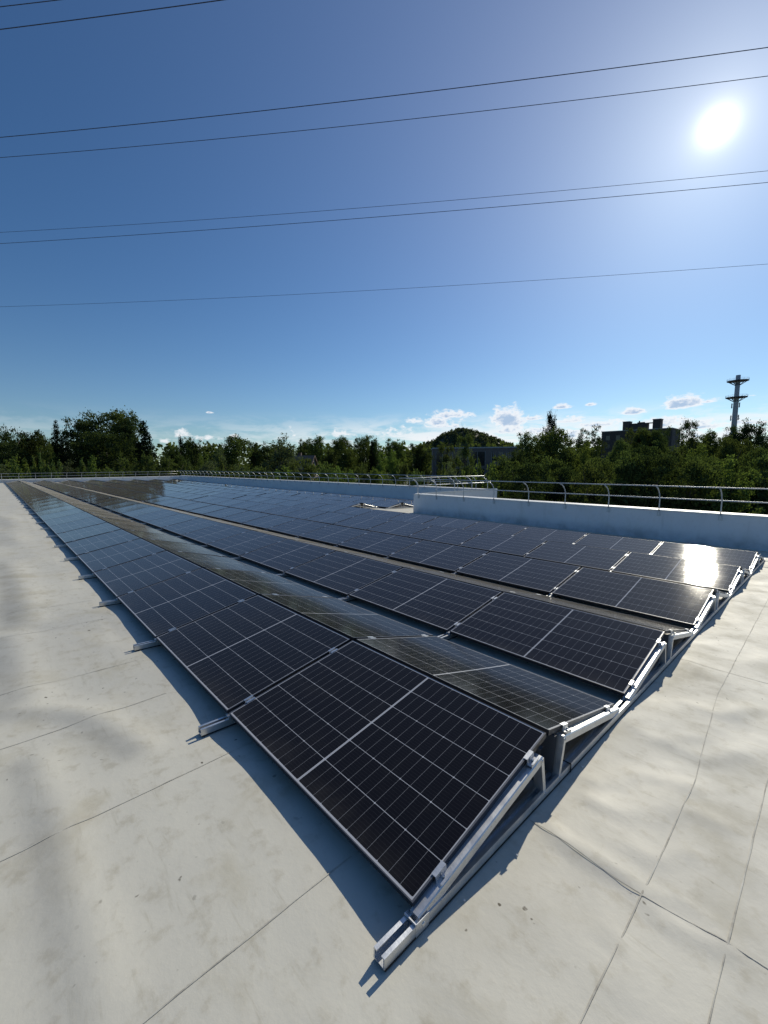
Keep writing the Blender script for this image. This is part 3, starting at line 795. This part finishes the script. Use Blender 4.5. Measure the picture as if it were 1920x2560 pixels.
wire('dark power line, upper of the pair above the sun', [(0, 343.5), (960, 242), (1920, 118.5)], 24, .020)
wire('dark power line, lower of the pair passing just above the sun', [(0, 394), (960, 305), (1920, 190)], 24, .017)
wire('thin power line, upper of the close pair below the sun', [(0, 581), (960, 515), (1920, 427)], 26, .016)
wire('dark power line, lower of the close pair below the sun', [(0, 609), (960, 541), (1920, 456)], 24, .020)
wire('lowest single thin power line across the middle of the sky', [(0, 767), (960, 724), (1920, 660)], 24, .018)

# ------------------------------------------------------------------ ground, hill
GROUND = -6.6
mb = MB(); R = 6000
n0 = 48
for k in range(n0): mb.v.append(Vector((R*math.cos(2*math.pi*k/n0), R*math.sin(2*math.pi*k/n0), GROUND)))
mb.face(list(range(n0))); g = build(mb, 'ground', M_GROUND); tag(g, 'dark grassy ground below the building', 'ground', kind='structure')
def ground_at(px, depth):
    p = at(px, 1160, depth); return Vector((p.x, p.y, GROUND))

# ------------------------------------------------------------------ trees
def leaf(m2, p, s, r_, flat=.0):
    a = Vector((r_.gauss(0, 1), r_.gauss(0, 1), r_.gauss(0, 1)*(1-flat))).normalized(); b = a.cross(Vector((r_.gauss(0, 1), r_.gauss(0, 1), r_.gauss(0, 1)))).normalized()
    s1 = s*r_.uniform(.6, 1.3); s2 = s*r_.uniform(.4, .8)
    n = len(m2.v); m2.v += [p-a*s1, p+b*s2, p+a*s1, p-b*s2]; m2.face((n, n+1, n+2, n+3))
def trunk_mb(h, r, limbs, r_, lean=.02):
    m2 = MB(); pts = [Vector((0, 0, -.02))]; 
    for k in range(1, 6): pts.append(Vector((r_.gauss(0, lean)*.5, r_.gauss(0, lean)*.5, h*k/5)))
    m2.tube(pts, [r*(1.25 if k == 0 else 1-.13*k) for k in range(6)], 7)
    for _ in range(limbs):
        z0 = h*r_.uniform(.45, .95); a = r_.uniform(0, 6.283); ln = r_.uniform(.16, .30)
        p0 = Vector((0, 0, z0)); p1 = p0+Vector((math.cos(a)*ln*.5, math.sin(a)*ln*.5, ln*.5)); p2 = p0+Vector((math.cos(a)*ln, math.sin(a)*ln, ln*1.05))
        m2.tube([p0, p1, p2], [r*.5, r*.33, r*.12], 5)
    return m2
def crown_broad(seed, n, blobs, zlo=.22, airy=0.0, ls=.022, drop=0.0):   # unit tree, height 1, half width .5
    r_ = random.Random(seed); m2 = MB(); B = []
    for k in range(blobs):
        z = r_.uniform(zlo+.06, .90); env = math.sqrt(max(.03, 1-((z-(.5+zlo*.4))/.56)**2))
        a = r_.uniform(0, 6.283); rad = env*.5*math.sqrt(r_.random())*.78
        R_ = r_.uniform(.10, .20)*(1-airy*.35); B.append((Vector((rad*math.cos(a), rad*math.sin(a), min(z, .97-R_*.7))), R_))
    B.append((Vector((0, 0, .84)), .15)); B.append((Vector((.05, .04, .55)), .28*(1-airy)+.05)); B.append((Vector((-.05, -.02, .40)), .26*(1-airy)+.05))
    wsum = [b[1]**2 for b in B]; sub = []
    per = 38
    for _ in range(n//per):                           # twigs: small flattened clumps spread over the limbs' blobs
        c, R_ = r_.choices(B, wsum)[0]
        v = Vector((r_.gauss(0, 1), r_.gauss(0, 1), r_.gauss(.15, 1))).normalized()
        q = c + v*(R_*(r_.random()**.4)*r_.uniform(.8, 1.12)); sub.append((q, r_.uniform(.022, .048), v))
    for q0, sr, v in sub:
        for _ in range(per):
            q = q0 + Vector((r_.gauss(0, sr), r_.gauss(0, sr), r_.gauss(0, sr*.5))); q.z -= drop*sr*abs(r_.gauss(0, 1))
            if q.z < zlo*.6: continue
            leaf(m2, q, ls, r_, .45 if r_.random() < .6 else 0)
    return m2
def crown_conifer(seed, n, ls=.018, wid=.5, top=1.0, power=.85):
    r_ = random.Random(seed); m2 = MB(); tiers = []
    for k in range(26):
        z = .10+.88*(k/25)**.92
        for _ in range(7):
            a = r_.uniform(0, 6.283); ln = wid*(1-z)**power*r_.uniform(.65, 1.12)+.015; tiers.append((z+r_.uniform(-.015, .015), a, ln))
    tot = [t_[2]**1.3 for t_ in tiers]
    for _ in range(n):
        z, a, ln = r_.choices(tiers, tot)[0]; f = r_.random()**.6
        droop = -.10*ln*f*f+.04*f*ln; sp = .022+.05*ln*(1-f*.5)
        q = Vector((math.cos(a)*ln*f, math.sin(a)*ln*f, z+droop)) + Vector((r_.gauss(0, sp), r_.gauss(0, sp), r_.gauss(0, .010)))
        leaf(m2, q, ls, r_, .3)
    for k in range(20): leaf(m2, Vector((r_.gauss(0, .004), r_.gauss(0, .004), .95+.05*k/20)), ls*.6, r_)
    return m2
def crown_column(seed, n, ls=.02, wid=.5):
    r_ = random.Random(seed); m2 = MB()
    B = [(Vector((r_.gauss(0, .16)*wid*2, r_.gauss(0, .16)*wid*2, z)), r_.uniform(.07, .14)) for z in [.08+.8*k/22 for k in range(23)]]
    for _ in range(n):
        c, R_ = r_.choice(B); k = max(.1, math.sin(math.pi*(min(1, c.z/.93)*.84+.14)))**.7
        v = Vector((r_.gauss(0, .5)*wid*1.0, r_.gauss(0, .5)*wid*1.0, r_.gauss(0, .5)))
        q = Vector((c.x*k, c.y*k, c.z)) + Vector((v.x*k*.55, v.y*k*.55, v.z*R_)); 
        if q.z < 0.0 or q.z > 1: continue
        leaf(m2, q, ls, r_)
    return m2
def crown_young(seed, n, ls=.03):                     # young tree or tall shrub of upright shoots
    r_ = random.Random(seed); m2 = MB(); sh = []
    for k in range(12):
        a = r_.uniform(0, 6.283); rd = r_.uniform(0, .30); h = r_.uniform(.55, .97) if k else 1.0
        sh.append((Vector((rd*.5*math.cos(a), rd*.5*math.sin(a), 0)), Vector((rd*1.15*math.cos(a), rd*1.15*math.sin(a), h))))
    for _ in range(n):
        a, b = r_.choice(sh); f = r_.random()**.8; sp = .085*(1-f*.78)
        q = a.lerp(b, f)+Vector((r_.gauss(0, sp), r_.gauss(0, sp), r_.gauss(0, .02)))
        if q.z > 0: leaf(m2, q, ls, r_)
    return m2
def crown_pine(seed, n, ls=.02):                      # airy crown of flat pads
    r_ = random.Random(seed); m2 = MB(); B = []
    for k in range(17):
        z = r_.uniform(.34, .97); a = r_.uniform(0, 6.283); rd = r_.uniform(.05, .42)*(1-.4*max(0, z-.6)); B.append((Vector((rd*math.cos(a), rd*math.sin(a), z)), r_.uniform(.07, .14)))
    for _ in range(n):
        c, R_ = r_.choice(B); q = c+Vector((r_.gauss(0, R_*.7), r_.gauss(0, R_*.7), r_.gauss(0, R_*.30))); leaf(m2, q, ls, r_)
    return m2
KIND = {}
def reg(key, crowns, leafmat, trunk, name, bark=M_BARK):
    KIND[key] = [(c.mesh('crown', LEAF[leafmat]), trunk[i % len(trunk)].mesh('trunk', bark)) for i, c in enumerate(crowns)], name
rr = random.Random(3)
tk = [trunk_mb(.62, .022, 7, rr) for _ in range(3)]; tks = [trunk_mb(.9, .018, 0, rr, .004) for _ in range(2)]; tky = [trunk_mb(.7, .014, 4, rr) for _ in range(2)]; tkp = [trunk_mb(.9, .016, 10, rr, .03) for _ in range(2)]
reg('broad', [crown_broad(s_, 15000, 24, ls=.0145) for s_ in (1, 2, 3)], 'mid', tk, 'broadleaf_tree')
reg('broaddark', [crown_broad(s_, 17000, 26, .14, ls=.0145) for s_ in (4, 5)], 'dark', tk, 'broadleaf_tree')
reg('light', [crown_broad(s_, 11000, 22, .14, .35, .015, .5) for s_ in (6, 7)], 'bright', tk, 'broadleaf_tree')
reg('grey', [crown_broad(s_, 11000, 22, .08, .3, .015, .6) for s_ in (8, 9)], 'grey', tk, 'willow_tree')
reg('airy', [crown_broad(s_, 5200, 20, .3, .7, .0145) for s_ in (10, 11)], 'dark', tk, 'broadleaf_tree')
reg('conifer', [crown_conifer(s_, 12000, .0145) for s_ in (12, 13)], 'needle', tks, 'conifer_tree')
reg('column', [crown_column(s_, 6500, .017) for s_ in (14,)], 'needle', tks, 'cypress_tree')
reg('young', [crown_young(s_, 4200, .023) for s_ in (15, 16, 17)], 'bright', tky, 'young_tree')
reg('youngmid', [crown_young(s_, 4200, .023) for s_ in (18, 19)], 'mid', tky, 'young_tree')
reg('bush', [crown_broad(s_, 9000, 24, .02, .35, .018, .3) for s_ in (31, 32, 33)], 'mid', tky, 'young_tree')
reg('bushbright', [crown_broad(s_, 8000, 24, .02, .4, .018, .3) for s_ in (34, 35)], 'bright', tky, 'young_tree')
reg('pine', [crown_pine(s_, 5200, .0155) for s_ in (20,)], 'mid', tkp, 'pine_tree')
cnt = {}
def tree(kind, px, topy, wpx, depth, label, group=None, var=None):
    (vs, name) = KIND[kind]; i = cnt.get(kind, 0); cnt[kind] = i+1
    cr, trk = vs[(i if var is None else var) % len(vs)]
    top = at(px, topy, depth); h = top.z-GROUND; wd = wpx*depth/FPX
    o = thing(name, label, 'tree', T(top.x, top.y, GROUND)@Matrix.Rotation(rnd.uniform(0, 6.28), 4, 'Z'), group)
    sx = wd/1.0 if kind in ('broad', 'broaddark', 'light', 'grey', 'airy', 'conifer', 'pine', 'bush', 'bushbright') else wd/.85
    for nm, me in (('crown', cr), ('trunk', trk)):
        c = link(nm, me, o); c.scale = (sx, sx, h) if nm == 'crown' else (min(sx, h*.8), min(sx, h*.8), h)
    return o
# trees one can name, from left to right:  kind, photo x, top y, width, depth, label
for a in [
    ('broaddark', 12, 1068, 110, 86, 'dark rounded tree at the far left edge of the photo'),
    ('broaddark', 62, 1071, 110, 92, 'dark tree left of the big clump, with a rounded top'),
    ('broad', 100, 1080, 70, 96, 'mid green tree in the dip left of the big dark clump'),
    ('conifer', 138, 1052, 80, 84, 'feathery spruce on the left shoulder of the big clump'),
    ('broaddark', 205, 1045, 115, 94, 'dark broad tree on the left half of the big clump'),
    ('broad', 268, 1024, 150, 98, 'tallest domed broadleaf tree in the big clump'),
    ('broaddark', 315, 1034, 90, 96, 'dark broadleaf tree between the dome and the right conifer'),
    ('broaddark', 262, 1078, 190, 88, 'wide shadowed tree low in the middle of the big clump'),
    ('conifer', 358, 1050, 105, 88, 'dark conifer on the right end of the big clump'),
    ('conifer', 160, 1083, 90, 76, 'dark drooping spruce in front of the big clump'),
    ('light', 115, 1110, 50, 78, 'yellow green tree between the left trees and the dark spruce'),
    ('column', 450, 1083, 24, 130, 'slim pointed tree in the gap right of the big clump'),
    ('broad', 468, 1090, 44, 135, 'small grey green tree beside the slim pointed tree'),
    ('broaddark', 430, 1112, 80, 120, 'low dark tree in the gap right of the big clump'),
    ('broaddark', 486, 1099, 42, 118, 'dark rounded tree left of the drooping tree'),
    ('grey', 541, 1117, 60, 92, 'pale willow in front of the drooping tree'),
    ('light', 503, 1130, 42, 86, 'bright yellow green tree low in the gap'),
    ('broad', 575, 1083, 118, 112, 'drooping broadleaf tree with a sunlit right side'),
    ('broaddark', 636, 1102, 50, 125, 'dark tree between the drooping tree and the big round tree'),
    ('grey', 703, 1080, 125, 82, 'big rounded grey green tree left of the house roof'),
    ('broaddark', 665, 1110, 70, 96, 'dark tree at the left foot of the big rounded tree'),
    ('broad', 790, 1092, 60, 175, 'sunlit rounded treetop behind the house roof'),
    ('broad', 760, 1096, 44, 180, 'small treetop just right of the big rounded tree'),
    ('broad', 862, 1087, 78, 150, 'broad sunlit tree in the middle of the skyline'),
    ('broaddark', 828, 1122, 62, 110, 'dark tree right beside the house'),
    ('broad', 905, 1090, 62, 165, 'tree with a ragged flat top in the middle of the skyline'),
    ('broaddark', 940, 1096, 40, 140, 'dark narrow tree right of the ragged flat topped tree'),
    ('broad', 985, 1095, 66, 170, 'broad treetop left of the wooded hill'),
    ('conifer', 930, 1100, 44, 132, 'small dark conifer in the middle of the skyline'),
    ('broaddark', 1047, 1106, 78, 104, 'dense dark tree left of the low modern building'),
    ('light', 985, 1124, 52, 96, 'light green tree before the dense dark tree'),
    ('light', 950, 1128, 44, 90, 'bright tree low in the middle of the skyline'),
    ('pine', 1117, 1107, 52, 88, 'low spreading pine in front of the modern building windows'),
    ('pine', 1163, 1080, 56, 84, 'tall airy pine standing before the modern building'),
    ('column', 1379, 1020, 46, 118, 'tall dark cypress sticking up above the right hand trees'),
    ('broad', 1405, 1062, 130, 70, 'large spreading tree below the tall cypress'),
    ('broad', 1335, 1082, 90, 76, 'sloping left shoulder tree next to the large spreading tree'),
    ('airy', 1465, 1058, 80, 92, 'airy dark tree right of the large spreading tree'),
    ('airy', 1500, 1086, 50, 98, 'thin tree just left of the brick building'),
    ('light', 1470, 1110, 70, 64, 'yellow green tree in front of the airy dark tree'),
    ('broad', 1590, 1066, 82, 120, 'tree standing in front of the brick building towers'),
    ('broaddark', 1640, 1085, 70, 118, 'dark tree covering the right end of the brick building'),
    ('broad', 1545, 1094, 62, 112, 'tree hiding the lower left of the brick building'),
    ('broad', 1618, 1072, 56, 116, 'narrow tree rising between the two roof towers of the brick building'),
    ('broaddark', 1646, 1071, 62, 114, 'dark leafy tree screening the right half of the brick building'),
    ('airy', 1655, 1060, 50, 125, 'thin leafy tree on the right corner of the brick building'),
    ('broaddark', 1597, 1111, 110, 72, 'round topped dark tree below the brick building'),
    ('airy', 1727, 1042, 78, 84, 'open branched tree standing high right of the brick building'),
    ('broad', 1730, 1085, 90, 86, 'leafy tree under the open branched tree'),
    ('broad', 1785, 1070, 70, 92, 'tree left of the telecom tower'),
    ('broaddark', 1842, 1056, 86, 90, 'dark flat topped tree at the foot of the telecom tower'),
    ('broaddark', 1900, 1055, 90, 88, 'dark broad tree at the right edge below the tower'),
    ('broad', 1835, 1092, 90, 62, 'mid green tree in front of the tower trees'),
    ('light', 1760, 1108, 80, 60, 'green tree low between the open tree and the tower trees'),
    ('broad', 1690, 1112, 76, 64, 'bushy tree below the right corner of the brick building'),
    ('broad', 1900, 1112, 90, 54, 'bushy tree at the right edge of the photo'),
    ('broaddark', 1290, 1120, 70, 66, 'dark tree at the right end of the modern building'),
    ]: tree(*a)
# young trees and tall shrubs behind the railings
def young_run(where, lst, group, kinds):
    for i, (px, ty, wp, dp) in enumerate(lst):
        k = kinds[(i*7+int(px)) % len(kinds)]
        tree(k, px, ty, wp, dp, '%s in the line of young trees %s, counted from the left' % (ordw(i+1), where), group)
r2 = random.Random(11)
L1 = []
x = -10
while x < 470:
    d0 = 75.5/((at(x, 1180, 1)-CAM).x); L1.append((x, r2.uniform(1128, 1168) if 120 < x < 420 else r2.uniform(1138, 1172), r2.uniform(62, 105), d0*r2.uniform(1.02, 1.20))); x += r2.uniform(19, 31)
young_run('behind the distant end railing', L1, 'young trees behind the end railing', ['bush', 'youngmid', 'bushbright', 'grey', 'bush', 'young'])
L2 = []
x = 485
while x < 1260:
    d0 = abs(24.5/((at(x, 1180, 1)-CAM).y)); d0 = min(d0, 74); L2.append((x, r2.uniform(1144, 1178), r2.uniform(64, 120), d0*r2.uniform(1.02, 1.4))); x += r2.uniform(24, 40)
young_run('behind the far railing', L2, 'young trees behind the far railing', ['bush', 'bushbright', 'young', 'bush', 'grey', 'youngmid'])
L3 = []
x = 1262
while x < 1935:
    d0 = r2.uniform(38, 50); L3.append((x, r2.uniform(1122, 1166), r2.uniform(100, 160), d0)); x += r2.uniform(38, 58)
young_run('behind the near railing', L3, 'young trees behind the near railing', ['bush', 'broad', 'bush', 'broaddark', 'bushbright', 'grey', 'bush'])
# undergrowth and the far woods: one leafy mass each
def mass(name, label, spots, leafmat, seed, per):
    r_ = random.Random(seed); m2 = MB()
    for (c, w_, h_, ls) in spots:
        for _ in range(per):
            v = Vector((r_.gauss(0, 1), r_.gauss(0, 1), abs(r_.gauss(0, 1)))).normalized(); k = r_.random()**.3
            leaf(m2, Vector((c.x+v.x*w_*k, c.y+v.y*w_*k, c.z+v.z*h_*k)), ls, r_)
    o = build(m2, name, LEAF[leafmat]); tag(o, label, 'vegetation', kind='stuff')
sp = []
r3 = random.Random(5)
for k in range(150):
    px = -60+2050*k/150
    d0 = min(abs(26/((at(px, 1180, 1)-CAM).y)), abs(78/max(.2, (at(px, 1180, 1)-CAM).x)))
    d0 = max(d0, 34)
    dd = d0*r3.uniform(1.15, 1.7); p = at(px, 1160, dd); sp.append((Vector((p.x, p.y, GROUND)), r3.uniform(2.2, 4.2), r3.uniform(4.2, 6.6), .40))
mass('undergrowth', 'dark undergrowth filling the space under the trees', sp, 'dark', 21, 260)
sp = []
for k in range(240):
    px = -80+2100*r3.random(); dd = r3.uniform(190, 330); ty = 1106+r3.uniform(-6, 10)
    p = at(px, ty, dd); sp.append((Vector((p.x, p.y, GROUND)), r3.uniform(5, 9), max(8, p.z-GROUND), 1.3))
mass('distant_woods', 'distant woods closing the horizon behind the nearer trees', sp, 'mid', 22, 170)
# wooded hill
hill_pts = [(1085, 1100), (1105, 1085), (1130, 1074), (1152, 1070), (1180, 1075), (1210, 1085), (1240, 1097), (1265, 1110), (1290, 1124)]
hc = at(1170, 1150, 900); hc.z = GROUND
dirR = Vector((RG.x, RG.y, 0)).normalized(); dirF = Vector((FW.x, FW.y, 0)).normalized()
prof = []
for (px, py) in [(960, 1140), (1040, 1116)]+hill_pts+[(1330, 1140)]:
    p = at(px, py+4, 900); prof.append(((p-hc).dot(dirR), p.z-GROUND))
def hill_h(a, f):
    if a <= prof[0][0] or a >= prof[-1][0]: return 0
    for (a0, h0), (a1, h1) in zip(prof, prof[1:]):
        if a0 <= a <= a1: hh = h0+(h1-h0)*(a-a0)/(a1-a0); break
    return hh*math.exp(-(f/90)**2)
mb = MB(); NA, NF = 50, 30
for j in range(NF+1):
    for i in range(NA+1):
        a = prof[0][0]-10+(prof[-1][0]-prof[0][0]+20)*i/NA; f = -180+360*j/NF; q = hc+dirR*a+dirF*f
        mb.v.append(Vector((q.x, q.y, GROUND-.5+hill_h(a, f))))
for j in range(NF):
    for i in range(NA): a = j*(NA+1)+i; mb.face((a, a+1, a+NA+2, a+NA+1), 0, None, True)
ho = build(mb, 'hill', M_GROUND); tag(ho, 'rounded hill on the horizon right of centre', 'hill', kind='structure')
sp = []
for k in range(620):
    a = r3.uniform(prof[1][0], prof[-2][0]); f = r3.gauss(-40, 45); q = hc+dirR*a+dirF*f
    sp.append((Vector((q.x, q.y, GROUND-1+hill_h(a, f)*.97)), r3.uniform(3.0, 5.5), r3.uniform(5, 10), 1.5))
mass('hill_woods', 'dense woods covering the rounded hill on the horizon', sp, 'grey', 23, 60)

# ------------------------------------------------------------------ buildings
def frame_at(px, py, depth, yaw=None):               # local axes: x to the photo's right, y away from the camera
    p = at(px, py, depth); d = Vector((ray(px, py).x, ray(px, py).y, 0)).normalized()
    if yaw: d = (Matrix.Rotation(yaw, 3, 'Z')@d)
    r_ = d.cross(Vector((0, 0, 1))); m_ = Matrix((r_, d, Vector((0, 0, 1)))).transposed().to_4x4(); m_.translation = Vector((p.x, p.y, GROUND))
    return m_, p.z-GROUND
M_BRICK = simple('dark_brick', (.070, .054, .048), .9, 0, .25, .4)
M_TIMBER = simple('grey_timber_cladding', (.15, .12, .11), .8, 0, .2, .6)
M_WIN = simple('dark_window_glass', (.02, .022, .028), .12)
M_CONC = simple('grey_concrete', (.34, .33, .33), .85, 0, .15, .5)
M_TILE = simple('brown_roof_tile', (.17, .115, .09), .85, 0, .25, 1.2)
M_RENDER = simple('dull_render', (.20, .17, .15), .9, 0, .1, .5)
# low modern building
Mx, H = frame_at(1190, 1121, 112, .12)
b = thing('modern_building', 'low modern building with grey cladding and tall dark windows behind the pines', 'building', Mx)
w2 = 24.0
mb = MB(); mb.box((-11.5, 0, 0), (12.5, 14, H)); kid(mb, 'wall', M_TIMBER, b)
mb = MB(); mb.box((-11.7, -.2, H), (12.7, 14.2, H+.35)); kid(mb, 'roof', M_CONC, b)
for x0, x1, z0, z1 in ((-10.6, -7.2, H-4.6, H-.9), (-6.2, -2.2, H-4.6, H-.9), (-1.6, 2.4, H-4.6, H-.9), (4.2, 5.0, H-4.4, H-1.2), (6.1, 7.0, H-4.4, H-1.0), (8.0, 8.9, H-4.4, H-1.2), (10.2, 11.2, H-4.4, H-1.0),
                       (-10.6, -7.2, H-8.6, H-5.4), (-6.2, -2.2, H-8.6, H-5.4), (-1.6, 2.4, H-8.6, H-5.4), (5, 9, H-8.6, H-5.4)):
    mb = MB(); mb.box((x0, -.06, z0), (x1, .05, z1)); f = kid(mb, 'window', M_WIN, b)
    fr = MB()
    for q in ((x0-.08, x0), (x1, x1+.08), ((x0+x1)/2-.04, (x0+x1)/2+.04)): fr.box((q[0], -.12, z0-.05), (q[1], .02, z1+.05))
    kid(fr, 'frame', M_CONC, f)
# brick building with roof towers
Mx, H = frame_at(1588, 1076, 172, -.25)
b = thing('brick_building', 'dark brick building with a flat roof and two roof towers among the right hand trees', 'building', Mx)
mb = MB(); mb.box((-12.8, 0, 0), (12.8, 16, H)); kid(mb, 'wall', M_BRICK, b)
mb = MB(); mb.box((-13, -.2, H), (13, 16.2, H+.3)); rf = kid(mb, 'roof', M_CONC, b)
for x0, x1, hh in ((-5.6, -3.1, 3.9), (5.4, 8.1, 4.1)):
    mb = MB(); mb.box((x0, 3, H+.3), (x1, 7, H+hh)); mb.box((x0-.15, 2.85, H+hh), (x1+.15, 7.15, H+hh+.25), 1); kid(mb, 'roof_tower', [M_BRICK, M_CONC], b)
mb = MB(); mb.box((-3.1, 3.6, H+.3), (3.3, 7, H+2.9)); mb.box((-3.2, 3.5, H+2.9), (5.4, 7, H+3.1)); mb.box((-.4, 4, H+3.1), (2.2, 5, H+3.5)); mb.box((.1, 4, H+3.5), (.5, 4.4, H+4.1)); kid(mb, 'roof_link', M_BRICK, b)
for k in range(6):
    for zz in (H-3.6, H-7.2):
        x0 = -11+k*3.9; mb = MB(); mb.box((x0, -.05, zz), (x0+1.6, .08, zz+1.9)); kid(mb, 'window', M_WIN, b)
# house with a pitched roof
Mx, H = frame_at(783, 1139, 92, 1.3)
b = thing('pitched_roof_house', 'small house with a brown pitched roof half hidden behind the trees', 'house', Mx)
mb = MB(); mb.box((-3.4, 0, 0), (3.4, 7, H-3.0)); mb.v += [Vector(q) for q in ((-3.4, 0, H-3.0), (3.4, 0, H-3.0), (0, 0, H-.15), (-3.4, 7, H-3.0), (3.4, 7, H-3.0), (0, 7, H-.15))]
n = len(mb.v)-6; mb.face((n, n+1, n+2)); mb.face((n+3, n+5, n+4)); kid(mb, 'wall', M_RENDER, b)
mb = MB()
for s_ in (-1, 1): mb.beam((s_*2.0, -.4, H-1.55), (s_*2.0, 7.4, H-1.55), 4.9, .18, (s_*2.95, 0, 3.7))
rf = kid(mb, 'roof', M_TILE, b)
mb = MB(); mb.box((.7, 3, H-1.2), (1.5, 3.8, H+.7)); kid(mb, 'chimney', M_BRICK, rf)
mb = MB(); mb.box((-.6, -.05, H-2.6), (.6, .05, H-1.4)); kid(mb, 'window', M_WIN, b)
# telecom tower
top = at(1846, 938, 205); base = Vector((top.x, top.y, GROUND)); H = top.z-GROUND
b = thing('telecom_tower', 'tall grey telecom tower with two round platforms above the right hand trees', 'tower', T(*base))
mb = MB(); mb.tube([(0, 0, 0), (0, 0, H*.72), (0, 0, H)], [1.35, 1.02, .95], 18); mb.tube([(0, 0, H-.4), (0, 0, H+.05)], .80, 16); kid(mb, 'shaft', simple('pale_tower_paint', (.45, .435, .44), .6, 0, .1, .3), b)
for zz, rd in ((H-2.7, 4.3), (H-10.6, 4.3)):
    mb = MB(); mb.tube([(0, 0, zz-.25), (0, 0, zz+.10)], rd, 28)
    for k in range(12):
        a = 2*math.pi*k/12; mb.beam((math.cos(a)*1.0, math.sin(a)*1.0, zz-2.1), (math.cos(a)*rd*.9, math.sin(a)*rd*.9, zz-.2), .16, .22)
    pf = kid(mb, 'platform', M_DEFL, b)
    mb = MB()
    for hh in (.5, 1.0): mb.tube([(math.cos(2*math.pi*k/28)*rd, math.sin(2*math.pi*k/28)*rd, zz+hh) for k in range(29)], .035, 5)
    for k in range(14): a = 2*math.pi*k/14; mb.tube([(math.cos(a)*rd, math.sin(a)*rd, zz), (math.cos(a)*rd, math.sin(a)*rd, zz+1.05)], .04, 5)
    kid(mb, 'guard_rail', M_GALV, pf)
for zz, ll in ((H-14.5, 2.4), (H-20.5, 2.6)):
    for a in (2.6, 4.4, 5.9):
        mb = MB(); c = Vector((math.cos(a)*1.75, math.sin(a)*1.75, zz)); mb.box((-.20, -.12, -ll/2), (.20, .12, ll/2), 0, T(*c)@Matrix.Rotation(a, 4, 'Z'))
        for dz in (-.7, .7): mb.beam((math.cos(a)*.9, math.sin(a)*.9, zz+dz), (math.cos(a)*1.7, math.sin(a)*1.7, zz+dz), .10, .10)
        kid(mb, 'antenna', M_CONC, b)
# parked car under the large spreading tree
cp = ground_at(1430, 205); d = Vector((ray(1430, 1190).x, ray(1430, 1190).y, 0)).normalized(); r_ = d.cross(Vector((0, 0, 1)))
Mx = Matrix((r_, d, Vector((0, 0, 1)))).transposed().to_4x4(); Mx.translation = cp
b = thing('parked_car', 'dark parked car glimpsed under the large spreading tree', 'car', Mx)
mb = MB(); mb.prism([(-2.1, .35), (2.1, .35), (2.15, .75), (1.6, .92), (1.0, 1.42), (-1.2, 1.45), (-1.9, .98), (-2.15, .85)], (0, -.85, 0), (0, .85, 0), (1, 0, 0), (0, 0, 1)); kid(mb, 'body', simple('dark_car_paint', (.03, .03, .035), .25), b)
mb = MB(); mb.prism([(-1.55, .98), (1.3, .98), (.9, 1.36), (-1.1, 1.38)], (0, -.87, 0), (0, -.853, 0), (1, 0, 0), (0, 0, 1)); kid(mb, 'window', M_WIN, b)
for x0 in (-1.3, 1.3):
    for y0 in (-.8, .8):
        mb = MB(); mb.tube([(x0, y0-.1, .33), (x0, y0+.1, .33)], .33, 14); kid(mb, 'wheel', M_RUBBER, b)
print('objects', len(bpy.data.objects))
